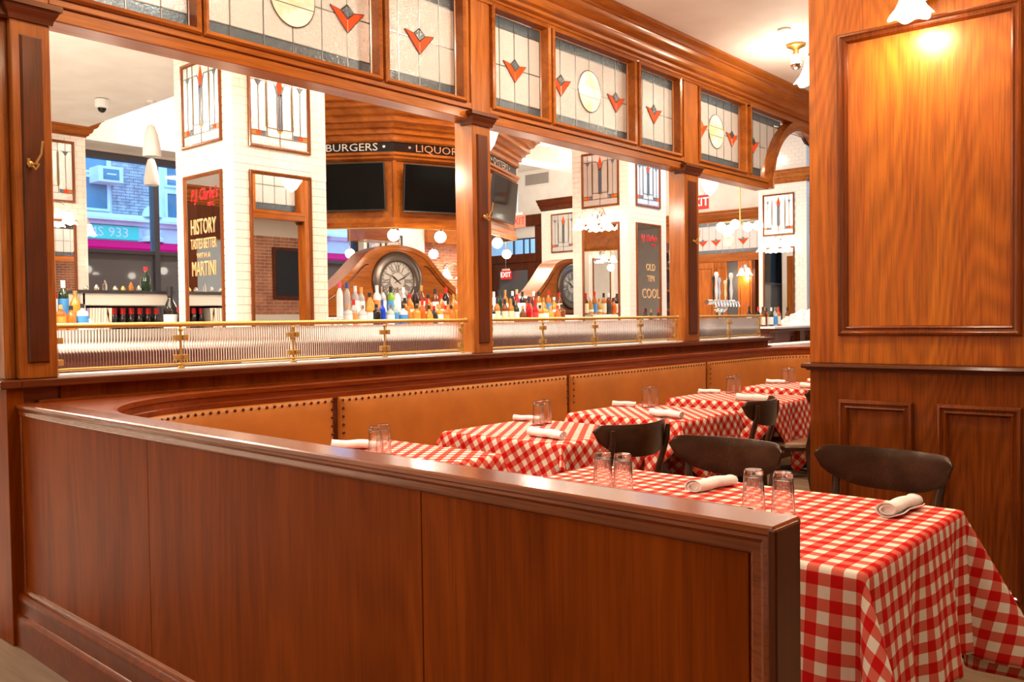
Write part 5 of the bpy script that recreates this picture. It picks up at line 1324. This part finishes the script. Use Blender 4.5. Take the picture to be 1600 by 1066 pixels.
# tiled pier with photographs, brick wall, far walls
struct(MB().box(10.64, 13.0, 0, 12.21, 13.4, 5.2).build('wall_pier', grout))
pr = D.objects['wall_pier']; j = [0]
tile_face(pr, mapY(13.0), 0, 10.64, 12.21, 2.2, 3.6, [], j)
def picture(mp, u0, z0, u1, z1, label, seed, blue=False, group='framed photographs in the bar'):
    c = mp((u0 + u1) / 2, z0, 0); t = thing('framed_photograph', label, 'picture', c, 0, group)
    mm = lambda u, w, h: tuple(Vector(mp(u, w, h)) - Vector(c))
    MB().frame(mm, u0, z0, u1, z1, [(0, 0), (0, 0.02), (0.03, 0.02), (0.03, 0)]).build('frame', blackm, t)
    rnd = random.Random(seed); b0 = (0.06, 0.12, 0.30) if blue else (0.20, 0.17, 0.14)
    MB().mbox(mm, u0 + 0.02, z0 + 0.02, u1 - 0.02, z1 - 0.02, 0.002, 0.006).build('print', noisy('print %d' % seed, b0, (0.62, 0.56, 0.48), 14, 0.3), t)
picture(mapY(12.99), 10.72, 2.66, 11.06, 2.99, 'small blue framed photograph on the tiled pier behind the clock', 1, True)
picture(mapY(12.99), 11.16, 2.64, 11.60, 3.04, 'black framed photograph on the tiled pier, the right of two', 2)
picture(mapY(13.18), 3.0, 3.15, 3.55, 3.65, 'large framed street photograph on the wall left of the window column', 3)
picture(mapY(13.18), 3.1, 2.45, 3.45, 2.95, 'framed portrait below the street photograph left of the window column', 4)
bwall = struct(MB().box(12.21, 13.2, 0, 14.2, 13.4, 5.2).build('wall_brick', mortar))
def bricks(par, mp, u0, u1, z0, z1, bl=0.205, bh=0.058, g=0.014):
    mb = MB(); z = z0; r_ = 0
    while z < z1:
        u = u0 - (bl / 2 if r_ % 2 else 0)
        while u < u1:
            a, b_ = max(u, u0), min(u + bl, u1)
            if b_ - a > 0.03: mb.mbox(mp, a, z, b_ - g, z + bh - g * 0.8, -0.001, 0.008 + random.uniform(0, 0.004))
            u += bl
        z += bh; r_ += 1
    tag(mb.build('brickwork', brick_m, par), kind='stuff')
bricks(bwall, mapY(13.2), 12.21, 14.2, 1.6, 3.1)
struct(MB().box(12.21, 12.9, 2.95, 14.0, 13.2, 3.30).build('beam', wx))
lamp('POINT', (13.1, 12.5, 2.2), 30, SOFT, 0.08); lamp('POINT', (11.2, 12.0, 3.4), 20, SOFT, 0.08)  # extra points added to brighten the brick wall end
sconce('pair of bell sconces on the brick wall past the clock', (13.0, 13.17, 2.45), (0, -1), (-0.22, 0.22), s=1.5)
# wall with transom window, exit door and ceiling vent
# ================================================================== FAR WALLS
struct(MB().box(14.2, 13.4, 0, 14.4, 17.4, 5.2).build('wall_bay', plaster)); struct(MB().box(14.2, 17.2, 0, 21.2, 17.4, 5.2).build('wall_bay_back', plaster))
struct(MB().box(14.2, 13.2, -0.1, 21.2, 17.4, 0).build('floor_bay', floor_m)); struct(MB().box(14.2, 13.2, 5.1, 21.2, 17.4, 5.2).build('ceiling_bay', plaster))
wf = struct(MB().box(17.0, 12.4, 3.98, 17.2, 17.2, 5.2).build('wall_far', plaster))
MB().box(17.0, 15.9, 0, 17.2, 17.2, 3.98).build('wall_section', plaster, wf); MB().box(17.0, 12.4, 0, 19.0, 12.6, 5.1).build('wall_section', plaster, wf)
struct(MB().box(16.75, 12.35, 0, 17.0, 13.62, 4.0).build('column_pier', grout))
jb = [0]; tile_face(D.objects['column_pier'], mapX(16.75), -pi / 2, 12.35, 13.62, 1.4, 4.0, [(12.5, 13.3, 3.0, 3.9)], jb)
MB().sweep([(16.75, 13.62), (16.75, 12.35)], [(o * 0.9, z) for o, z in CROWN], z0=4.0).build('crown_moulding', kx, D.objects['column_pier'], smooth=35)
stained_motif(mapX(16.74), 12.55, 13.30, 2.96, 3.90, 'blue-tinted stained glass panel on the pier beside the exit door')
WIN[0] += 1
w = root('window_%d' % WIN[0]); mX17 = mapX(17.0)
MB().mbox(mX17, 13.62, 3.70, 16.0, 3.98, -0.05, 0.12).mbox(mX17, 13.76, 2.80, 14.0, 3.70, -0.05, 0.06).mbox(mX17, 13.62, 0, 13.78, 3.70, -0.05, 0.10).mbox(mX17, 14.0, 2.80, 15.95, 3.02, -0.05, 0.06).build('frame', kz, w, bev=0.01)
MB().mbox(mX17, 14.0, 3.385, 15.9, 3.415, -0.02, 0.03).mbox(mX17, 14.72, 3.02, 14.755, 3.70, -0.02, 0.03).mbox(mX17, 14.40, 3.02, 14.425, 3.40, -0.02, 0.02).mbox(mX17, 14.20, 3.02, 14.225, 3.40, -0.02, 0.02).build('glazing_bar', dkf, w)
MB().mbox(mX17, 14.0, 3.40, 15.9, 3.70, -0.05, -0.03).build('roller_blind', plaster, w)
for a, b_ in ((14.0, 14.74), (14.74, 15.9)): MB().mbox(mX17, a, 3.02, b_, 3.40, -0.045, -0.04).build('pane', clearpane, w)
dr = root('door_1')
MB().mbox(mX17, 13.78, 0, 14.05, 2.80, -0.05, 0.06).mbox(mX17, 15.5, 0, 15.9, 2.80, -0.05, 0.06).build('frame', kz, dr, bev=0.01)
MB().mbox(mX17, 14.05, 0, 14.28, 2.80, -0.04, 0.02).mbox(mX17, 15.28, 0, 15.5, 2.80, -0.04, 0.02).mbox(mX17, 14.28, 2.62, 15.28, 2.80, -0.04, 0.02).mbox(mX17, 14.28, 0, 15.28, 0.9, -0.04, 0.02).build('door_leaf', kz, dr, bev=0.006)
MB().mbox(mX17, 14.28, 0.9, 15.28, 2.62, -0.02, -0.01).build('pane', tinted, dr)
t = thing('air_vent', 'grey louvred air vent high on the white wall right of the canopy', 'vent', (17.0, 13.95, 4.70))
MB().frame(lambda u, w_, h: (-h, u, w_), -0.42, 0.0, 0.42, 0.34, [(0, 0), (0, 0.02), (0.035, 0.012), (0.035, 0)]).build('frame', plaster, t)
greyv = flat('vent grey', (0.42, 0.38, 0.35), 0.6)
MB().box(-0.006, -0.39, 0.03, 0.0, 0.39, 0.31).build('backing', flat('vent dark', (0.2, 0.18, 0.17), 0.8), t)
for i in range(24): MB().box(-0.016, -0.38 + i * 0.032, 0.035, -0.004, -0.362 + i * 0.032, 0.305).build('slat', greyv, t)
def exit_sign(x, y, z, label, rod, sc=1.0, pl=None, lt=None):
    t = thing('exit_sign', label, 'exit sign', (x, y, z), 0, 'red exit signs')
    MB().box(-0.012, -0.19 * sc, -0.12 * sc, 0.012, 0.19 * sc, 0.12 * sc).build('plate', pl or exit_pl, t, bev=0.003)
    text('EXIT', 0.20 * sc, mapX(x), y, z, 0.014, lt or red_exit, t, sx=-0.95)
    MB().box(-0.02, -0.12, 0.12 * sc, 0.02, 0.12, 0.12 * sc + 0.05).build('housing', plaster, t); MB().tube([(0, 0, 0.12 * sc), (0, 0, rod)], 0.008, 6).build('rod', chrome, t)
exit_sign(14.0, 12.03, 3.42, 'glowing red exit sign hanging in front of the transom window', 1.68, 1.1)
exit_sign(14.8, 8.20, 3.52, 'glowing red exit sign hanging beyond the last screen post', 1.58, 1.1, exit_rd, exit_wh)
exit_sign(16.85, 14.9, 2.50, 'small red exit sign added for the sign reflected in the glazed exit door', 2.6, 0.9, exit_rd, exit_wh)  # sign object added in place of a reflection in the door glass
# far partition (X = 19) with wooden crown, leaded band and doors
wp = struct(MB().box(19.0, 7.0, 3.60, 19.2, 12.6, 5.2).build('wall_partition', plaster))
mX19 = mapX(19.0)
struct(MB().box(19.12, 7.0, 0, 19.25, 12.6, 3.6).build('wall_partition_back', wz))
MB().sweep([(19.0, 12.4), (19.0, 7.0)], [(o, z) for o, z in CROWN], z0=3.60).build('crown_moulding', wy, wp, smooth=35)
MB().mbox(mX19, 7.0, 2.66, 12.4, 2.86, -0.1, 0.04).build('rail', wy, wp, bev=0.006)
WIN[0] += 1
w = root('window_%d' % WIN[0]); pan_l = texglass('far leaded glass', (0.80, 0.66, 0.68), 0.3, 0.4, 40, 0.1)
MB().mbox(mX19, 8.4, 2.95, 11.2, 3.52, -0.02, 0.0).build('pane', pan_l, w)
MB().mbox(mX19, 8.4, 2.86, 11.2, 2.95, -0.02, 0.002).mbox(mX19, 8.4, 3.52, 11.2, 3.60, -0.02, 0.002).build('pane', c_grey, w)
cm = MB()
for i in range(16): cm.mbox(mX19, 8.5 + i * 0.175, 2.86, 8.507 + i * 0.175, 3.60, 0.0, 0.006)
for yy in (9.37, 10.07, 10.42, 8.85):
    c = tulip(w, mX19, yy, 3.15, 0.12, c_grey, 0.008); n = len(cm.v); cm.v += c.v; cm.f += [tuple(i + n for i in f) for f in c.f]
cm.build('lead_came', lead, w)
pts = [(9.74 + 0.15 * cos(a * pi / 12), 3.16 + 0.15 * sin(a * pi / 12)) for a in range(24)]
MB().mslab(mX19, pts, 0.004, 0.010).build('disc_pane', g_disc, w)
for k, (a, b_, m_, nm) in enumerate(((10.12, 10.9, oz, 'side_board'), (9.78, 10.12, wz, 'door_leaf'), (9.14, 9.50, oz, 'door_leaf'))):
    q = MB().mbox(mX19, a, 0, b_, 2.66, -0.05, 0.03).build(nm, m_, wp, bev=0.006)
    MB().frame(lambda u, w_, h: (19.0 - h - 0.03, u, w_), a + 0.05, 1.35, b_ - 0.05, 2.52, [(0, 0), (0, 0.015), (0.02, 0.015), (0.02, 0)]).build('panel_moulding', wz, wp)
MB().mbox(mX19, 9.50, 0, 9.78, 2.66, -0.05, 0.0).build('opening_board', flat('charcoal board', (0.08, 0.075, 0.08), 0.8), wp)  # flat board, the dark of the opening is put into its colour
MB().mbox(mX19, 9.05, 0, 9.14, 2.66, -0.05, 0.05).build('jamb', kz, wp)
sconce('glowing bell sconce on the wooden door panel past the beer taps', (18.95, 9.30, 2.50), (-1, 0), (0.0, 0.16), s=1.3)
lamp('POINT', (18.75, 9.35, 2.25), 14, WARM, 0.05)
# chandelier with globes
t = thing('globe_chandelier', 'brass chandelier with opal globes hanging before the far partition', 'chandelier', (17.0, 8.45, 3.22))
MB().tube([(0, 0, 0.0), (0, 0, 1.88)], 0.014, 8).lathe([(0, 0), (0.07, 0), (0.07, -0.03), (0, -0.03)], (0, 0, 1.88), 16).build('stem', brass, t, smooth=40)
for i, (dx, dy, dz) in enumerate(((-0.42, 0.22, 0.0), (-0.28, -0.02, 0.05), (-0.08, 0.25, -0.08), (0.24, -0.05, 0.03), (0.20, 0.35, 0.0), (0.05, -0.38, 0.02))):
    a = MB().tube([(0, 0, 0.06), (dx * 0.5, dy * 0.5, 0.12), (dx, dy, dz + 0.1)], 0.008, 6).build('arm', brass, t, smooth=50)
    MB().lathe([(0, -0.1)] + [(0.1 * sin(pi * k / 12), -0.1 * cos(pi * k / 12)) for k in range(1, 12)] + [(0, 0.1)], (dx, dy, dz), 20).build('globe', globe_m, a, smooth=60)
# pendants
def cone_pendant(x, y, z, ztop, label):
    t = thing('pendant_lamp', label, 'pendant lamp', (x, y, z), 0, 'white cone pendants by the street window')
    MB().lathe([(0.098, 0), (0.104, 0.02), (0.100, 0.10), (0.075, 0.26), (0.045, 0.36), (0.018, 0.375), (0.016, 0.37), (0.04, 0.35), (0.07, 0.25), (0.094, 0.10), (0.094, 0.0)], (0, 0, 0), 28).build('shade', pend_m, t, smooth=60)
    MB().tube([(0, 0, 0.37), (0, 0, ztop - z)], 0.003, 6).build('cord', pend_m, t)
    MB().lathe([(0, 0), (0.05, 0), (0.05, 0.02), (0, 0.02)], (0, 0, ztop - z - 0.02), 16).build('ceiling_rose', pend_m, t, smooth=30)
cone_pendant(5.02, 10.0, 3.345, 4.0, 'larger white cone pendant hanging in front of the street window')
cone_pendant(6.01, 12.0, 3.335, 5.1, 'smaller-looking white cone pendant hanging behind and below the larger one')
opal = emis('dim opal bowl', (1.0, 0.93, 0.88), 1.1)
def bowl_pendant(x, y, z, r, label):
    t = thing('bowl_pendant', label, 'pendant lamp', (x, y, z), 0, 'pointed opal pendants over the bar aisle')
    MB().lathe([(0, 0), (r * 0.35, r * 0.22), (r * 0.72, r * 0.75), (r * 0.95, r * 1.4), (r, r * 2.0), (r * 0.85, r * 2.5), (r * 0.4, r * 2.7), (0, r * 2.75)], (0, 0, 0), 8).build('shade', opal, t, smooth=30)
    MB().lathe([(0, r * 2.7), (r * 0.4, r * 2.7), (r * 0.3, r * 2.95), (0.01, r * 3.0), (0.01, 5.1 - z - 0.03), (0.06, 5.1 - z - 0.02), (0.06, 5.1 - z), (0, 5.1 - z)], (0, 0, 0), 16).build('stem', chrome, t, smooth=40)
bowl_pendant(11.15, 6.0, 3.07, 0.145, 'pointed opal pendant seen under the beam in the far opening')
bowl_pendant(6.01, 5.6, 2.88, 0.17, 'pointed opal pendant peeping out beside the post near the canopy')
# security camera, spotlight, ceiling bulb
t = thing('security_camera', 'white dome security camera on the ceiling by the window column', 'camera', (4.58, 10.3, 3.99))
MB().lathe([(0, 0), (0.075, 0), (0.075, -0.09), (0.055, -0.10), (0, -0.10)], (0, 0, 0), 20).build('housing', white_p, t, smooth=40)
MB().lathe([(0.05, -0.098), (0.04, -0.13), (0.02, -0.148), (0, -0.15)], (0, 0, 0), 16).build('dome', signblack, t, smooth=60)
t = thing('spotlight', 'small white double spotlight on top of the canopy crown', 'spotlight', (6.62, 7.93, 4.0))
MB().tube([(0, 0, -0.01), (0, 0, 0.05)], 0.02, 8).build('mount', white_p, t, smooth=40)
for s_ in (-0.05, 0.05): MB().lathe([(0, 0), (0.03, 0), (0.035, 0.02), (0.035, 0.14), (0.025, 0.16), (0, 0.16)], (s_ + 0.02, -0.1, 0.02), 14, 'y').build('lamp_head', white_p, t, smooth=40)
t = thing('ceiling_bulb', 'bare silver-tipped bulb in a brass ceiling socket over the booth', 'ceiling lamp', (7.72, 3.28, 3.83))
MB().lathe([(0, 0), (0.085, 0), (0.085, -0.02), (0.05, -0.035), (0.028, -0.05), (0.026, -0.09), (0, -0.09)], (0, 0, 0), 24).build('socket', brass, t, smooth=40)
MB().lathe([(0.018, -0.085), (0.022, -0.11), (0.042, -0.15), (0.047, -0.18)], (0, 0, 0), 20).build('bulb_glass', emis('bulb glow', (1, 0.85, 0.65), 6), t, smooth=60)
MB().lathe([(0.0475, -0.18), (0.042, -0.205), (0.025, -0.222), (0, -0.228)], (0, 0, 0), 20).build('silver_tip', chrome, t, smooth=60)
lamp('POINT', (7.72, 3.28, 3.50), 26, (1.0, 0.84, 0.64), 0.04); lamp('POINT', (9.4, 1.6, 3.3), 40, (1.0, 0.84, 0.64), 0.05)  # second point is added fill for the near ceiling, without a fixture
t = thing('sprinkler_plate', 'dark round sprinkler plate on the ceiling beside the bare bulb', 'sprinkler', (7.25, 3.18, 3.83)); MB().lathe([(0, 0), (0.055, 0), (0.055, -0.012), (0.03, -0.016), (0, -0.016)], (0, 0, 0), 20).build('plate', plaster, t, smooth=40)
sconce('bell sconce on the booth side of the wooden pillar, just showing at its edge', (4.36, 1.60, 2.72), (0, 1), (0.0,), s=1.1)
# scroll bracket at the arch
t = thing('scroll_bracket', 'black iron scroll bracket inside the arch at the end of the screen', 'bracket', (10.62, 4.2, 3.30))
MB().tube([(0.04, 0, 0.05), (-0.30, 0, 0.10), (-0.48, 0, 0.12), (-0.56, 0, 0.17), (-0.52, 0, 0.22), (-0.47, 0, 0.19)], 0.018, 8).build('upper_scroll', blackm, t, smooth=50)
MB().tube([(0.04, 0, -0.30), (-0.10, 0, -0.12), (-0.24, 0, -0.10), (-0.30, 0, -0.03), (-0.25, 0, 0.02), (-0.20, 0, -0.02)], 0.018, 8).build('lower_scroll', blackm, t, smooth=50)
# what the mirrors see: right wall of the dining room
wr = D.objects['wall_right']
mW = lambda u, w_, h: (u, -3.2 + h, w_)
MB().mbox(mW, 10.6, 0.0, 16.0, 3.83, 0.001, 0.006).build('mortar_bed', mortar, wr)
bricks(wr, lambda u, w_, h: mW(u, w_, h + 0.006), 10.6, 16.0, 1.55, 3.3, 0.22, 0.075, 0.014)
for a in (8.2, 9.4):
    q = MB().mbox(mW, a, 0, a + 1.15, 3.3, 0, 0.05).build('door_leaf', wz, wr, bev=0.005)
    for z0_, z1_ in ((0.3, 1.3), (1.5, 3.1)):
        for b_ in (0.12, 0.62): MB().frame(lambda u, w_, h: mW(u, w_, h + 0.05), a + b_, z0_, a + b_ + 0.42, z1_, [(0, 0), (0, 0.02), (0.03, 0.01), (0.03, 0)]).build('panel_moulding', kz, wr)
MB().mbox(mW, -2.0, 0, 8.1, 1.15, 0, 0.05).build('wainscot', wz, wr)
t = thing('menu_board', 'black framed menu board on the brick wall, seen in the column mirror', 'sign', (12.0, -3.17, 1.9))
MB().box(-0.45, 0, 0, 0.45, 0.03, 1.2).build('frame', kz, t, bev=0.01); MB().box(-0.38, 0.028, 0.07, 0.38, 0.036, 1.13).build('board', black, t)
# doorway on the back wall that shows in the left mirror
wbk = D.objects['wall_back']; mB = mapY(13.2)
for a in (0.2, 1.35, 1.95): MB().mbox(mB, a, 0, a + 0.16, 3.3, 0, 0.08).build('door_jamb', kz, wbk, bev=0.005)
MB().mbox(mB, 0.2, 2.75, 2.11, 2.9, 0, 0.07).build('door_head', kx, wbk); MB().mbox(mB, 0.3, 0.0, 1.4, 2.75, 0, 0.02).build('door_pane', flat('blue grey pane', (0.30, 0.36, 0.42), 0.3), wbk)
MB().mbox(mB, 0.3, 2.9, 1.4, 3.3, 0, 0.02).build('door_pane', kz, wbk)
MB().sweep([(0.05, 13.2), (2.2, 13.2)], [(o * 1.5, z) for o, z in CROWN], z0=3.3).build('crown_moulding', wx, wbk)
t = thing('back_bar_cabinet', 'wooden back-bar cabinet under the second clock behind the middle column', 'cabinet', (11.75, 8.88, 0))
MB().box(-0.98, 0, 0, 1.25, 0.5, 1.40).build('body', barbody, t); MB().box(-1.0, -0.03, 1.40, 1.28, 0.53, 1.4545).build('top_board', kx, t, bev=0.004)
